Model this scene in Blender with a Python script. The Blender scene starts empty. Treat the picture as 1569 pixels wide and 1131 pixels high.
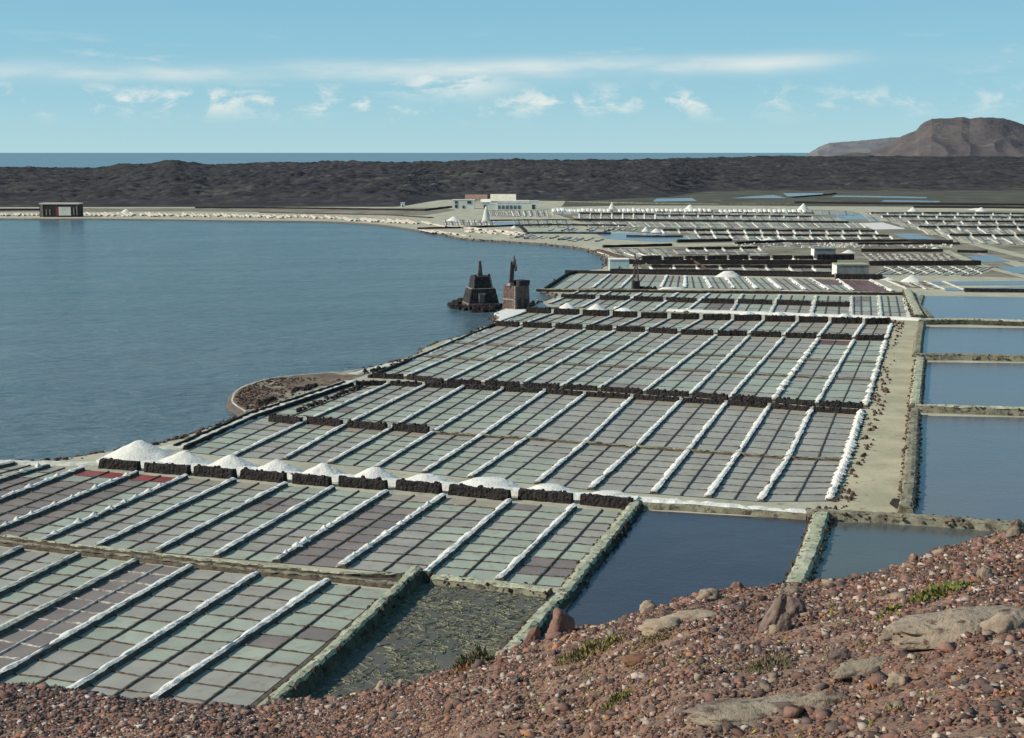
import bpy, math, random
import numpy as np
from mathutils import Vector, noise

random.seed(7)
rng = np.random.default_rng(7)
SC = bpy.context.scene
COL = SC.collection
rad = math.radians

# ------------------------------------------------------------------ camera
CAM_H = 38.0
PITCH = rad(8.666)
F, CX, CY = 2175.0, 784.5, 565.5
SP, CP = math.sin(PITCH), math.cos(PITCH)
cam = bpy.data.cameras.new('camera')
cam.lens = 36.0 * F / 1569.0
cam.sensor_width = 36.0
cam.clip_start = 0.3
cam.clip_end = 400000.0
camo = bpy.data.objects.new('camera', cam)
COL.objects.link(camo)
camo.location = (0, 0, CAM_H)
camo.rotation_euler = (rad(90) - PITCH, 0, 0)
SC.camera = camo

# ------------------------------------------------------------------ sky and sun
SUN_EL, SUN_BACK = rad(35), rad(-9)          # the sun stands to the west (-x)
sunv = Vector((-math.cos(SUN_EL) * math.cos(SUN_BACK), math.cos(SUN_EL) * math.sin(SUN_BACK), math.sin(SUN_EL)))
W = bpy.data.worlds.new('World')
SC.world = W
W.use_nodes = True
nt = W.node_tree
nt.nodes.clear()


def N(t, kind, **kw):
    n = t.nodes.new(kind)
    for k, v in kw.items():
        if k in n.inputs.keys():
            n.inputs[k].default_value = v
        else:
            setattr(n, k, v)
    return n


def math_node(t, op, a, b=None, clamp=False):
    n = t.nodes.new('ShaderNodeMath')
    n.operation = op
    n.use_clamp = clamp
    for i, v in enumerate((a, b)):
        if v is None:
            continue
        if isinstance(v, (int, float)):
            n.inputs[i].default_value = v
        else:
            t.links.new(v, n.inputs[i])
    return n.outputs[0]


def build_sky():
    t = nt
    L = t.links.new
    out = N(t, 'ShaderNodeOutputWorld')
    bg = N(t, 'ShaderNodeBackground', Strength=0.092)
    sky = N(t, 'ShaderNodeTexSky')
    sky.sky_type = 'NISHITA'
    sky.sun_disc = False
    sky.sun_elevation = SUN_EL
    sky.sun_rotation = rad(-90) + SUN_BACK
    sky.air_density = 1.0
    sky.dust_density = 0.2
    sky.ozone_density = 1.6
    tint = N(t, 'ShaderNodeMixRGB', blend_type='MULTIPLY')
    tint.inputs[0].default_value = 1.0
    tint.inputs[2].default_value = SKY_TINT
    L(sky.outputs[0], tint.inputs[1])
    tc = N(t, 'ShaderNodeTexCoord')
    nrm = N(t, 'ShaderNodeVectorMath', operation='NORMALIZE')
    L(tc.outputs['Generated'], nrm.inputs[0])
    sep = N(t, 'ShaderNodeSeparateXYZ')
    L(nrm.outputs[0], sep.inputs[0])
    az = math_node(t, 'MULTIPLY', math_node(t, 'ARCTAN2', sep.outputs[0], sep.outputs[1]), 57.2958)
    el = math_node(t, 'MULTIPLY', math_node(t, 'ARCSINE', sep.outputs[2]), 57.2958)

    def vec(sx, sy, off=0.0):
        c = N(t, 'ShaderNodeCombineXYZ')
        L(math_node(t, 'MULTIPLY', az, sx), c.inputs[0])
        L(math_node(t, 'MULTIPLY', el, sy), c.inputs[1])
        c.inputs[2].default_value = off
        return c.outputs[0]

    def noi(v, scale, detail=5, rough=0.55, dist=0.0):
        n = N(t, 'ShaderNodeTexNoise', Scale=scale, Detail=detail, Roughness=rough, Distortion=dist)
        L(v, n.inputs['Vector'])
        return n.outputs[0]

    def ramp(v, a, b, lo=0.0, hi=1.0):
        n = N(t, 'ShaderNodeMapRange', interpolation_type='SMOOTHSTEP')
        L(v, n.inputs[0])
        n.inputs[1].default_value, n.inputs[2].default_value = a, b
        n.inputs[3].default_value, n.inputs[4].default_value = lo, hi
        return n.outputs[0]

    def bump_el(c, w):              # a soft band round one elevation
        d = math_node(t, 'DIVIDE', math_node(t, 'SUBTRACT', el, c), w)
        return math_node(t, 'POWER', 2.718, math_node(t, 'MULTIPLY', math_node(t, 'MULTIPLY', d, d), -1.0))

    # long thin streak of stratus, its height wandering a little with azimuth
    wob = math_node(t, 'MULTIPLY', math_node(t, 'SUBTRACT', noi(vec(0.10, 0.0, 3.1), 1.0, 3), 0.5), 0.9)
    tilt = math_node(t, 'ADD', math_node(t, 'MULTIPLY', az, 0.017), 3.28)
    d = math_node(t, 'DIVIDE', math_node(t, 'SUBTRACT', el, math_node(t, 'ADD', tilt, wob)), 0.34)
    band = math_node(t, 'POWER', 2.718, math_node(t, 'MULTIPLY', math_node(t, 'MULTIPLY', d, d), -1.0))
    band = math_node(t, 'MULTIPLY', band, ramp(noi(vec(0.16, 0.9, 1.7), 1.0, 6), 0.34, 0.66, 0.25, 1.0))
    band = math_node(t, 'MULTIPLY', band, ramp(az, 9.5, 15.0, 1.0, 0.12))
    band = math_node(t, 'MULTIPLY', band, 0.66)
    # fair weather puffs in a row under it
    puff = ramp(noi(vec(0.62, 1.15, 9.3), 1.0, 7, 0.60, 0.35), 0.48, 0.68)
    puff = math_node(t, 'MULTIPLY', puff, bump_el(2.0, 0.52))
    puff = math_node(t, 'MULTIPLY', math_node(t, 'MULTIPLY', puff, ramp(az, 5.0, 13.0, 1.0, 0.55)), 0.78)
    # the larger bank in the middle of the streak
    pm = ramp(noi(vec(0.45, 1.5, 5.5), 1.0, 7, 0.6, 0.3), 0.36, 0.58)
    da = math_node(t, 'DIVIDE', math_node(t, 'SUBTRACT', az, -2.6), 2.4)
    pm = math_node(t, 'MULTIPLY', pm, math_node(t, 'POWER', 2.718, math_node(t, 'MULTIPLY', math_node(t, 'MULTIPLY', da, da), -1.0)))
    pm = math_node(t, 'MULTIPLY', math_node(t, 'MULTIPLY', pm, bump_el(2.75, 0.55)), 0.8)
    wisp = ramp(noi(vec(0.25, 1.6, 2.2), 1.0, 6, 0.55, 0.2), 0.55, 0.75)
    wisp = math_node(t, 'MULTIPLY', math_node(t, 'MULTIPLY', wisp, bump_el(3.6, 0.7)), 0.35)
    cl = math_node(t, 'MAXIMUM', math_node(t, 'MAXIMUM', band, puff), math_node(t, 'MAXIMUM', pm, wisp))
    mix = N(t, 'ShaderNodeMixRGB')
    mix.inputs[2].default_value = (7.4, 7.5, 7.0, 1)
    L(cl, mix.inputs[0])
    # the clear cyan of the print, paler towards the horizon all the way round
    grad = N(t, 'ShaderNodeValToRGB')
    e = grad.color_ramp.elements
    e[0].position, e[0].color = 0.0, (0.33, 0.555, 0.64, 1)
    e[1].position, e[1].color = 1.0, (0.085, 0.22, 0.36, 1)
    for p_, c_ in ((0.04, (0.235, 0.475, 0.60, 1)), (0.11, (0.175, 0.41, 0.555, 1)), (0.35, (0.12, 0.30, 0.45, 1))):
        k_ = e.new(p_)
        k_.color = c_
    L(math_node(t, 'MAXIMUM', sep.outputs[2], 0.0), grad.inputs[0])
    ten = N(t, 'ShaderNodeMixRGB', blend_type='MULTIPLY')
    ten.inputs[0].default_value = 1.0
    ten.inputs[2].default_value = (10, 10, 10, 1)
    L(grad.outputs[0], ten.inputs[1])
    both = N(t, 'ShaderNodeMixRGB')
    both.inputs[0].default_value = 0.85
    L(tint.outputs[0], both.inputs[1])
    L(ten.outputs[0], both.inputs[2])
    L(both.outputs[0], mix.inputs[1])
    L(mix.outputs[0], bg.inputs[0])
    L(bg.outputs[0], out.inputs[0])


SKY_TINT = (0.9, 1.0, 1.0, 1)
build_sky()
sun = bpy.data.lights.new('sun', 'SUN')
sun.energy = 4.4
sun.angle = rad(0.53)
sun.color = (1.0, 0.93, 0.79)
suno = bpy.data.objects.new('sun', sun)
COL.objects.link(suno)
suno.rotation_euler = (-sunv).to_track_quat('-Z', 'Y').to_euler()
suno.location = (0, 0, 200)
VS = SC.view_settings
VS.view_transform = 'Standard'
VS.look = 'None'
VS.gamma = 1
VS.use_curve_mapping = False
VS.exposure = 0.38


# ------------------------------------------------------------------ helpers
def at(px, py, z=0.0):
    """The point of the level ground seen at a place of the photograph."""
    xc, yc = (px - CX) / F, -(py - CY) / F
    d = Vector((xc, CP + yc * SP, -SP + yc * CP))
    k = (z - CAM_H) / d.z
    return Vector((d.x * k, d.y * k, z))


def at_y(px, py, Y):
    xc, yc = (px - CX) / F, -(py - CY) / F
    d = Vector((xc, CP + yc * SP, -SP + yc * CP))
    k = Y / d.y
    return Vector((d.x * k, Y, CAM_H + d.z * k))


def mpp(p):
    """metres per pixel of the photograph at a world point"""
    return Vector((p[0], p[1], CAM_H)).length / F


def nz(x, y, z=0.0):
    return noise.noise(Vector((x, y, z)))


class MB:
    def __init__(self):
        self.v, self.f, self.m = [], [], []

    def add(self, vs, fs, mi=0):
        o = len(self.v)
        self.v += [tuple(p) for p in vs]
        self.f += [tuple(i + o for i in f) for f in fs]
        self.m += [mi] * len(fs)

    def quad(self, a, b, c, d, mi=0):
        self.add((a, b, c, d), ((0, 1, 2, 3),), mi)

    def frustum(self, lo, hi, mi=0, bottom=False):
        """lo, hi: two rings of the same number of points, counter-clockwise from above"""
        n = len(lo)
        fs = [(i, (i + 1) % n, n + (i + 1) % n, n + i) for i in range(n)] + [tuple(range(n, 2 * n))]
        if bottom:
            fs.append(tuple(reversed(range(n))))
        self.add(list(lo) + list(hi), fs, mi)

    def box(self, c, sx, sy, sz, rot=0.0, mi=0, taper=1.0):
        """box whose base centre is c"""
        cr, sr = math.cos(rot), math.sin(rot)
        def ring(k, z):
            return [(c[0] + (x * cr - y * sr) * k, c[1] + (x * sr + y * cr) * k, c[2] + z)
                    for x, y in ((-sx / 2, -sy / 2), (sx / 2, -sy / 2), (sx / 2, sy / 2), (-sx / 2, sy / 2))]
        self.frustum(ring(1, 0), ring(taper, sz), mi, True)

    def beam(self, a, b, r0, r1=None, n=6, mi=0):
        a, b = Vector(a), Vector(b)
        r1 = r0 if r1 is None else r1
        d = (b - a).normalized()
        u = d.orthogonal().normalized()
        w = d.cross(u)
        lo = [a + (u * math.cos(k * 2 * math.pi / n) + w * math.sin(k * 2 * math.pi / n)) * r0 for k in range(n)]
        hi = [b + (u * math.cos(k * 2 * math.pi / n) + w * math.sin(k * 2 * math.pi / n)) * r1 for k in range(n)]
        self.frustum(lo, hi, mi, True)

    def build(self, name, mats, parent=None, smooth=False, origin=None):
        me = bpy.data.meshes.new(name)
        if parent is not None:
            origin = wloc(parent)
        elif origin is None:
            a = np.array(self.v)
            origin = Vector(((a[:, 0].min() + a[:, 0].max()) / 2, (a[:, 1].min() + a[:, 1].max()) / 2, a[:, 2].min()))
        a = np.array(self.v) - np.array(origin)
        me.from_pydata(a.tolist(), [], self.f)
        for m in (mats if isinstance(mats, (list, tuple)) else [mats]):
            me.materials.append(m)
        if len(me.materials) > 1:
            me.polygons.foreach_set('material_index', self.m)
        if smooth:
            me.polygons.foreach_set('use_smooth', [True] * len(me.polygons))
        me.update()
        o = bpy.data.objects.new(name, me)
        COL.objects.link(o)
        if parent is not None:
            o.parent = parent
        else:
            o.location = origin
        return o


_LOC = {}


def wloc(o):
    p = Vector(o.location)
    while o.parent:
        o = o.parent
        p = p + Vector(o.location)
    return p


def tag(o, label=None, cat=None, group=None, kind=None):
    if cat and not kind:
        kind = 'thing'
    for k, v in (('label', label), ('category', cat), ('group', group), ('kind', kind)):
        if v:
            o[k] = v
    return o


def empty(name, loc, label=None, cat=None, group=None, kind=None):
    o = bpy.data.objects.new(name, None)
    COL.objects.link(o)
    o.location = loc
    o.empty_display_size = 0.5
    return tag(o, label, cat, group, kind)


ORD = ['first', 'second', 'third', 'fourth', 'fifth', 'sixth', 'seventh', 'eighth', 'ninth', 'tenth', 'eleventh',
       'twelfth', 'thirteenth', 'fourteenth', 'fifteenth', 'sixteenth', 'seventeenth', 'eighteenth', 'nineteenth', 'twentieth']


def resample(pts, seg):
    pts = [Vector((p[0], p[1], 0)) for p in pts]
    out = [pts[0]]
    for a, b in zip(pts, pts[1:]):
        n = max(1, int(round((b - a).length / seg)))
        out += [a.lerp(b, (k + 1) / n) for k in range(n)]
    return out


def normals(pts):
    ns = []
    for i in range(len(pts)):
        a, b = pts[max(0, i - 1)], pts[min(len(pts) - 1, i + 1)]
        d = (b - a)
        d = d.normalized() if d.length > 1e-6 else Vector((1, 0, 0))
        ns.append(Vector((d.y, -d.x, 0)))       # to the right of the way along
    return ns


def lump(mb, pts, prof, seg, jit, seed, z0=0.0, mi=0, freq=1.5, caps=True, wmod=0.0):
    """sweep a cross profile [(offset, height)...] along pts with lumps and dents"""
    P = resample(pts, seg)
    NS = normals(P)
    vs, fs = [], []
    k = len(prof)
    for i, (p, n) in enumerate(zip(P, NS)):
        wm = 1 + wmod * (nz(p.x * 0.35 + seed, p.y * 0.35, 4.4) + 0.7 * nz(p.x * 0.9, p.y * 0.9 + seed, 2.2)) if wmod else 1.0
        for j, (o, h) in enumerate(prof):
            o, h = o * wm, (h * (0.5 + 0.5 * wm) if wmod else h)
            a = nz(p.x * freq + seed, p.y * freq, j * 1.7) * jit
            b = nz(p.x * freq, p.y * freq + seed, j * 2.3 + 9) * jit
            q = p + n * (o + a)
            vs.append((q.x, q.y, z0 + (h + b * 0.8 if h > 0.02 else h)))
    for i in range(len(P) - 1):
        for j in range(k - 1):
            fs.append((i * k + j, i * k + j + 1, (i + 1) * k + j + 1, (i + 1) * k + j))
    if caps:
        fs.append(tuple(range(k))[::-1])
        fs.append(tuple((len(P) - 1) * k + j for j in range(k)))
    mb.add(vs, fs, mi)


def prism(mb, poly, z0, z1, mi=0):
    n = len(poly)
    lo = [(p[0], p[1], z0) for p in poly]
    hi = [(p[0], p[1], z1) for p in poly]
    mb.frustum(lo, hi, mi)


# ------------------------------------------------------------------ materials
def mat(name, c1, c2=None, rough=0.9, scale=1.0, c3=None, bump=0.0, bscale=8.0, spec=0.3, rnd=0.0, island=0.0,
        thresh=(0.4, 0.62), detail=6, vor=0.0, stretch=None, t3=(0.58, 0.7), s3=None):
    m = bpy.data.materials.new(name)
    m.use_nodes = True
    t = m.node_tree
    L = t.links.new
    b = t.nodes['Principled BSDF']
    b.inputs['Roughness'].default_value = rough
    b.inputs['Specular IOR Level'].default_value = spec
    g = N(t, 'ShaderNodeNewGeometry')
    pos = g.outputs['Position']
    if stretch:
        mp = N(t, 'ShaderNodeMapping')
        mp.inputs['Scale'].default_value = stretch
        L(pos, mp.inputs['Vector'])
        pos = mp.outputs[0]

    def noi(s, d=detail):
        n = N(t, 'ShaderNodeTexNoise', Scale=s, Detail=d, Roughness=0.6)
        L(pos, n.inputs['Vector'])
        return n.outputs[0]

    def rmp(v, a, bb):
        n = N(t, 'ShaderNodeMapRange')
        L(v, n.inputs[0])
        n.inputs[1].default_value, n.inputs[2].default_value = a, bb
        return n.outputs[0]

    def mixc(f, a, bb):
        n = N(t, 'ShaderNodeMixRGB')
        L(f, n.inputs[0])
        for i, v in ((1, a), (2, bb)):
            if isinstance(v, tuple):
                n.inputs[i].default_value = (*v, 1)
            else:
                L(v, n.inputs[i])
        return n.outputs[0]
    col = c1
    if c2:
        col = mixc(rmp(noi(scale), *thresh), c1, c2)
    if c3:
        col = mixc(rmp(noi((s3 or scale * 3.7)), *t3), col, c3)
    if rnd or island:
        if rnd:
            oi = N(t, 'ShaderNodeObjectInfo')
            src = oi.outputs['Random']
            amt = rnd
        else:
            src = g.outputs['Random Per Island']
            amt = island
        mr = N(t, 'ShaderNodeMapRange')
        L(src, mr.inputs[0])
        mr.inputs[3].default_value, mr.inputs[4].default_value = 1 - amt, 1 + amt
        hs = N(t, 'ShaderNodeHueSaturation')
        L(mr.outputs[0], hs.inputs['Value'])
        if isinstance(col, tuple):
            hs.inputs['Color'].default_value = (*col, 1)
        else:
            L(col, hs.inputs['Color'])
        col = hs.outputs[0]
    if isinstance(col, tuple):
        b.inputs['Base Color'].default_value = (*col, 1)
    else:
        L(col, b.inputs['Base Color'])
    if bump:
        bp = N(t, 'ShaderNodeBump', Strength=1.0, Distance=bump)
        if vor:
            v = N(t, 'ShaderNodeTexVoronoi', Scale=vor)
            L(pos, v.inputs['Vector'])
            L(math_node(t, 'ADD', math_node(t, 'MULTIPLY', v.outputs['Distance'], -1.2), noi(bscale)), bp.inputs['Height'])
        else:
            L(noi(bscale), bp.inputs['Height'])
        L(bp.outputs[0], b.inputs['Normal'])
    return m


def water(name, c, rough, dist, sc, stretch=(1, 1, 1), c2=None, spec=0.5, patch=0.02):
    m = bpy.data.materials.new(name)
    m.use_nodes = True
    t = m.node_tree
    L = t.links.new
    b = t.nodes['Principled BSDF']
    b.inputs['Roughness'].default_value = rough
    b.inputs['Specular IOR Level'].default_value = spec
    b.inputs['IOR'].default_value = 1.33
    g = N(t, 'ShaderNodeNewGeometry')
    mp = N(t, 'ShaderNodeMapping')
    mp.inputs['Scale'].default_value = stretch
    mp.inputs['Rotation'].default_value = (0, 0, rad(14))
    L(g.outputs['Position'], mp.inputs['Vector'])
    n1 = N(t, 'ShaderNodeTexNoise', Scale=sc, Detail=6, Roughness=0.62, Distortion=0.3)
    L(mp.outputs[0], n1.inputs['Vector'])
    n2 = N(t, 'ShaderNodeTexNoise', Scale=sc * 0.13, Detail=3, Roughness=0.5)
    L(mp.outputs[0], n2.inputs['Vector'])
    h = math_node(t, 'ADD', n1.outputs[0], math_node(t, 'MULTIPLY', n2.outputs[0], 2.0))
    bp = N(t, 'ShaderNodeBump', Strength=1.0, Distance=dist)
    L(h, bp.inputs['Height'])
    L(bp.outputs[0], b.inputs['Normal'])
    if c2:
        n3 = N(t, 'ShaderNodeTexNoise', Scale=patch, Detail=5, Roughness=0.6)
        L(mp.outputs[0], n3.inputs['Vector'])
        mr = N(t, 'ShaderNodeMapRange')
        L(n3.outputs[0], mr.inputs[0])
        mr.inputs[1].default_value, mr.inputs[2].default_value = 0.36, 0.64
        mx = N(t, 'ShaderNodeMixRGB')
        L(mr.outputs[0], mx.inputs[0])
        mx.inputs[1].default_value = (*c, 1)
        mx.inputs[2].default_value = (*c2, 1)
        L(mx.outputs[0], b.inputs['Base Color'])
    else:
        b.inputs['Base Color'].default_value = (*c, 1)
    return m


M = {}
M['lagoon'] = water('lagoon_water', (0.064, 0.104, 0.132), 0.20, 2.4, 0.42, (0.5, 1.25, 1), (0.088, 0.130, 0.150), spec=0.5)
M['sea'] = water('sea_water', (0.109, 0.169, 0.197), 0.35, 0.5, 0.05, (0.5, 1.4, 1))
M['pond_dark'] = water('pond_water_dark', (0.030, 0.030, 0.046), 0.12, 0.03, 1.8, (1, 1, 1), (0.042, 0.040, 0.050), patch=0.05, spec=0.28)
M['pond_grey'] = water('pond_water_grey', (0.069, 0.072, 0.069), 0.15, 0.02, 1.6, (1, 1, 1), (0.083, 0.086, 0.077), patch=0.08, spec=0.3)
M['pond_blue'] = water('pond_water_blue', (0.094, 0.100, 0.122), 0.18, 0.03, 1.2, (1, 1, 1), (0.112, 0.109, 0.112), patch=0.05, spec=0.32)
M['pond_weed'] = water('pond_water_weedy', (0.075, 0.075, 0.066), 0.5, 0.05, 1.6, (1, 1, 1), (0.10, 0.095, 0.078), patch=0.2, spec=0.15)
M['weed'] = mat('weed_scum', (0.17, 0.165, 0.105), (0.09, 0.085, 0.06), island=0.4, rough=0.8)
M['pan_green'] = mat('pan_brine_green', (0.299, 0.318, 0.248), (0.257, 0.263, 0.210), 0.5, 0.28, (0.210, 0.179, 0.133), rnd=0.09, spec=0.3, bump=0.004, bscale=3, t3=(0.56, 0.74), s3=0.8)
M['pan_grey'] = mat('pan_brine_grey', (0.292, 0.274, 0.228), (0.244, 0.223, 0.189), 0.5, 0.28, (0.204, 0.162, 0.124), rnd=0.09, spec=0.3, bump=0.004, bscale=3, t3=(0.56, 0.74), s3=0.8)
M['pan_pink'] = mat('pan_brine_pink', (0.204, 0.160, 0.134), (0.160, 0.128, 0.112), 0.45, 0.3, rnd=0.12, spec=0.3, bump=0.004, bscale=3)
M['pan_brown'] = mat('pan_brine_brown', (0.29, 0.235, 0.18), (0.24, 0.215, 0.17), 0.5, 0.45, rnd=0.12, spec=0.4)
M['pan_red'] = mat('pan_brine_red', (0.25, 0.035, 0.022), (0.17, 0.035, 0.028), 0.45, 0.6, rnd=0.15, spec=0.4)
M['pan_maroon'] = mat('pan_brine_maroon', (0.15, 0.062, 0.052), (0.11, 0.055, 0.048), 0.5, 0.5, rnd=0.15, spec=0.3)
M['pan_salt'] = mat('pan_salt_white', (0.62, 0.58, 0.55), (0.5, 0.47, 0.44), 0.7, 0.4, rnd=0.1)
M['mud'] = mat('dark_mud', (0.055, 0.042, 0.034), (0.095, 0.08, 0.06), 0.85, 1.3, bump=0.05, bscale=5)
M['divider'] = mat('mud_divider', (0.060, 0.044, 0.036), (0.12, 0.10, 0.075), 0.9, 1.9, (0.30, 0.28, 0.24), bump=0.05, bscale=6, t3=(0.66, 0.74), s3=3)
M['divider_salt'] = mat('salted_divider', (0.45, 0.43, 0.40), (0.22, 0.19, 0.16), 0.9, 1.6, bump=0.05, bscale=6)
M['bank'] = mat('ridge_bank', (0.05, 0.042, 0.036), (0.10, 0.09, 0.07), 0.9, 1.5, bump=0.06, bscale=4)
M['salt'] = mat('raw_salt', (0.64, 0.615, 0.56), (0.56, 0.535, 0.485), 0.8, 0.9, (0.43, 0.405, 0.36), bump=0.12, bscale=3.2, t3=(0.60, 0.75), s3=2.2)
M['salt_tan'] = mat('tan_pan_wall', (0.36, 0.325, 0.26), (0.22, 0.19, 0.145), 0.9, 0.12)
M['salt_beige'] = mat('beige_salt', (0.506, 0.440, 0.367), (0.374, 0.308, 0.259), 0.9, 0.2)
M['salt_dirty'] = mat('weathered_salt', (0.52, 0.50, 0.43), (0.38, 0.365, 0.30), 0.85, 0.8, (0.24, 0.22, 0.17), bump=0.06, bscale=4, t3=(0.6, 0.72), s3=1.7)
M['lava'] = mat('lava_stone', (0.020, 0.017, 0.017), (0.036, 0.030, 0.029), 0.95, 1.6, (0.07, 0.058, 0.05), bump=0.16, bscale=3, vor=2.6, spec=0.15, t3=(0.66, 0.74), s3=2.4)
M['rubble_red'] = mat('lava_scoria', (0.055, 0.034, 0.028), (0.10, 0.065, 0.05), 0.95, 1.2, island=0.4, bump=0.1, bscale=4, spec=0.15)
M['flat'] = mat('salty_ground', (0.286, 0.271, 0.198), (0.382, 0.351, 0.264), 0.9, 0.11, (0.170, 0.147, 0.101), bump=0.06, bscale=1.4, t3=(0.58, 0.72), s3=0.4)
M['path'] = mat('causeway_earth', (0.289, 0.259, 0.170), (0.401, 0.348, 0.239), 0.92, 0.16, (0.145, 0.104, 0.061), bump=0.06, bscale=1.6, t3=(0.62, 0.72), s3=0.7)
M['green_wall'] = mat('mossy_wall', (0.27, 0.275, 0.185), (0.37, 0.365, 0.265), 0.95, 0.5, (0.10, 0.08, 0.055), bump=0.1, bscale=3, t3=(0.56, 0.64), s3=1.6)
M['brown_wall'] = mat('earth_wall', (0.23, 0.215, 0.15), (0.15, 0.13, 0.09), 0.95, 0.5, (0.055, 0.043, 0.032), bump=0.1, bscale=3, t3=(0.52, 0.64), s3=1.1)
M['dark_wall'] = mat('mossy_dark_wall', (0.035, 0.037, 0.024), (0.075, 0.08, 0.05), 0.95, 0.8, (0.15, 0.165, 0.10), bump=0.1, bscale=3, t3=(0.62, 0.72), s3=1.4)
M['beach'] = mat('brown_beach', (0.095, 0.062, 0.047), (0.155, 0.115, 0.080), 0.95, 0.25, (0.27, 0.25, 0.18), bump=0.25, bscale=1.2, t3=(0.52, 0.62), s3=0.16)
M['wet_shore'] = mat('wet_shore', (0.085, 0.066, 0.052), (0.13, 0.105, 0.08), 0.8, 0.6, (0.045, 0.036, 0.03), bump=0.1, bscale=2)
M['foam'] = mat('shore_foam', (0.465, 0.435, 0.390), (0.338, 0.300, 0.255), 0.8, 0.6)
M['soil'] = mat('hill_soil', (0.199, 0.119, 0.082), (0.276, 0.175, 0.120), 0.95, 1.1, (0.087, 0.051, 0.038), bump=0.02, bscale=38, t3=(0.50, 0.60), s3=26)
M['field'] = mat('lava_field', (0.024, 0.022, 0.026), (0.050, 0.045, 0.044), 0.95, 0.03, (0.095, 0.090, 0.075), bump=2.2, bscale=0.10, spec=0.1, t3=(0.60, 0.70), s3=0.06, thresh=(0.38, 0.6))
M['scrub_dark'] = mat('dark_scrub_ground', (0.047, 0.043, 0.029), (0.072, 0.066, 0.044), 0.95, 0.02, (0.128, 0.117, 0.080), t3=(0.58, 0.66), s3=0.035)
M['far_mud'] = mat('far_mud', (0.141, 0.123, 0.089), (0.217, 0.195, 0.140), 0.95, 0.05, (0.076, 0.056, 0.042), t3=(0.55, 0.64), s3=0.11)
M['scrub'] = mat('scrub_ground', (0.10, 0.105, 0.06), (0.16, 0.17, 0.10), 0.95, 0.03, (0.04, 0.04, 0.028), t3=(0.52, 0.64), s3=0.05)
M['mesa'] = mat('mesa_rock', (0.079, 0.070, 0.074), (0.113, 0.095, 0.092), 0.95, 0.007, (0.179, 0.161, 0.126), bump=6, bscale=0.03, spec=0.1, t3=(0.62, 0.76), s3=0.012)
M['headland'] = mat('headland_rock', (0.125, 0.125, 0.14), (0.15, 0.145, 0.15), 0.95, 0.004, (0.19, 0.18, 0.16), bump=5, bscale=0.02, spec=0.1, t3=(0.6, 0.75), s3=0.008)
def scrub_mix(m):
    t = m.node_tree
    b = t.nodes['Principled BSDF']
    src = b.inputs['Base Color'].links[0].from_socket
    at_ = N(t, 'ShaderNodeAttribute', attribute_name='scrub')
    g = t.nodes['Geometry'] if 'Geometry' in t.nodes else N(t, 'ShaderNodeNewGeometry')
    n = N(t, 'ShaderNodeTexNoise', Scale=0.022, Detail=7, Roughness=0.7)
    t.links.new(g.outputs['Position'], n.inputs['Vector'])
    v = math_node(t, 'ADD', at_.outputs['Fac'], math_node(t, 'MULTIPLY', math_node(t, 'SUBTRACT', n.outputs[0], 0.5), 1.9))
    r = N(t, 'ShaderNodeMapRange')
    r.inputs[1].default_value, r.inputs[2].default_value = 0.42, 0.72
    t.links.new(v, r.inputs[0])
    mx = N(t, 'ShaderNodeMixRGB')
    t.links.new(math_node(t, 'MULTIPLY', r.outputs[0], 0.85), mx.inputs[0])
    t.links.new(src, mx.inputs[1])
    mx.inputs[2].default_value = (0.105, 0.102, 0.068, 1)
    t.links.new(mx.outputs[0], b.inputs['Base Color'])


scrub_mix(M['field'])
M['stone_brown'] = mat('tower_masonry', (0.11, 0.072, 0.064), (0.16, 0.11, 0.095), 0.95, 1.0, (0.22, 0.17, 0.15), bump=0.10, bscale=4, vor=1.8, t3=(0.6, 0.7), s3=2.2)
M['stone_dark'] = mat('tower_masonry_dark', (0.034, 0.029, 0.030), (0.052, 0.043, 0.042), 0.95, 1.0, (0.10, 0.085, 0.078), bump=0.10, bscale=4, vor=1.8, t3=(0.62, 0.72), s3=2.2)
M['stone_pale'] = mat('pale_mortar', (0.30, 0.26, 0.23), (0.18, 0.15, 0.13), 0.95, 1.5)
M['wood'] = mat('old_timber', (0.085, 0.062, 0.05), (0.05, 0.036, 0.03), 0.9, 2.0)
M['iron'] = mat('rusty_iron', (0.09, 0.065, 0.06), (0.05, 0.038, 0.035), 0.8, 3.0)
M['white'] = mat('whitewash', (0.72, 0.70, 0.62), (0.60, 0.58, 0.51), 0.9, 0.3)
M['whiteblue'] = mat('pale_blue_plaster', (0.45, 0.53, 0.53), (0.38, 0.45, 0.45), 0.9, 0.4)
M['shade_grey'] = mat('shade_grey_plaster', (0.24, 0.24, 0.235), (0.15, 0.15, 0.15), 0.95, 0.6, (0.33, 0.33, 0.31), t3=(0.6, 0.7), s3=1.2)  # the grey holds the shade of the store fronts in its colour
M['roof_tan'] = mat('tan_roof', (0.62, 0.56, 0.45), (0.52, 0.46, 0.37), 0.9, 0.4)
M['roof_red'] = mat('red_roof', (0.27, 0.17, 0.125), (0.20, 0.125, 0.10), 0.9, 0.6)
M['glass'] = mat('window_dark', (0.03, 0.035, 0.045), None, 0.2, spec=0.5)
M['bluepane'] = mat('blue_shutter', (0.10, 0.14, 0.20), (0.07, 0.10, 0.15), 0.6, 0.5)
M['red_paint'] = mat('red_door_paint', (0.25, 0.03, 0.05), None, 0.7)
M['rock_pale'] = mat('pale_rock', (0.292, 0.225, 0.164), (0.205, 0.150, 0.110), 0.95, 3.0, (0.102, 0.065, 0.047), bump=0.03, bscale=9, t3=(0.60, 0.70), s3=6, rnd=0.12)
M['rock_slab'] = mat('buff_slab_rock', (0.292, 0.228, 0.167), (0.219, 0.166, 0.123), 0.95, 2.5, (0.095, 0.058, 0.041), bump=0.05, bscale=11, t3=(0.56, 0.64), s3=9)
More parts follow.
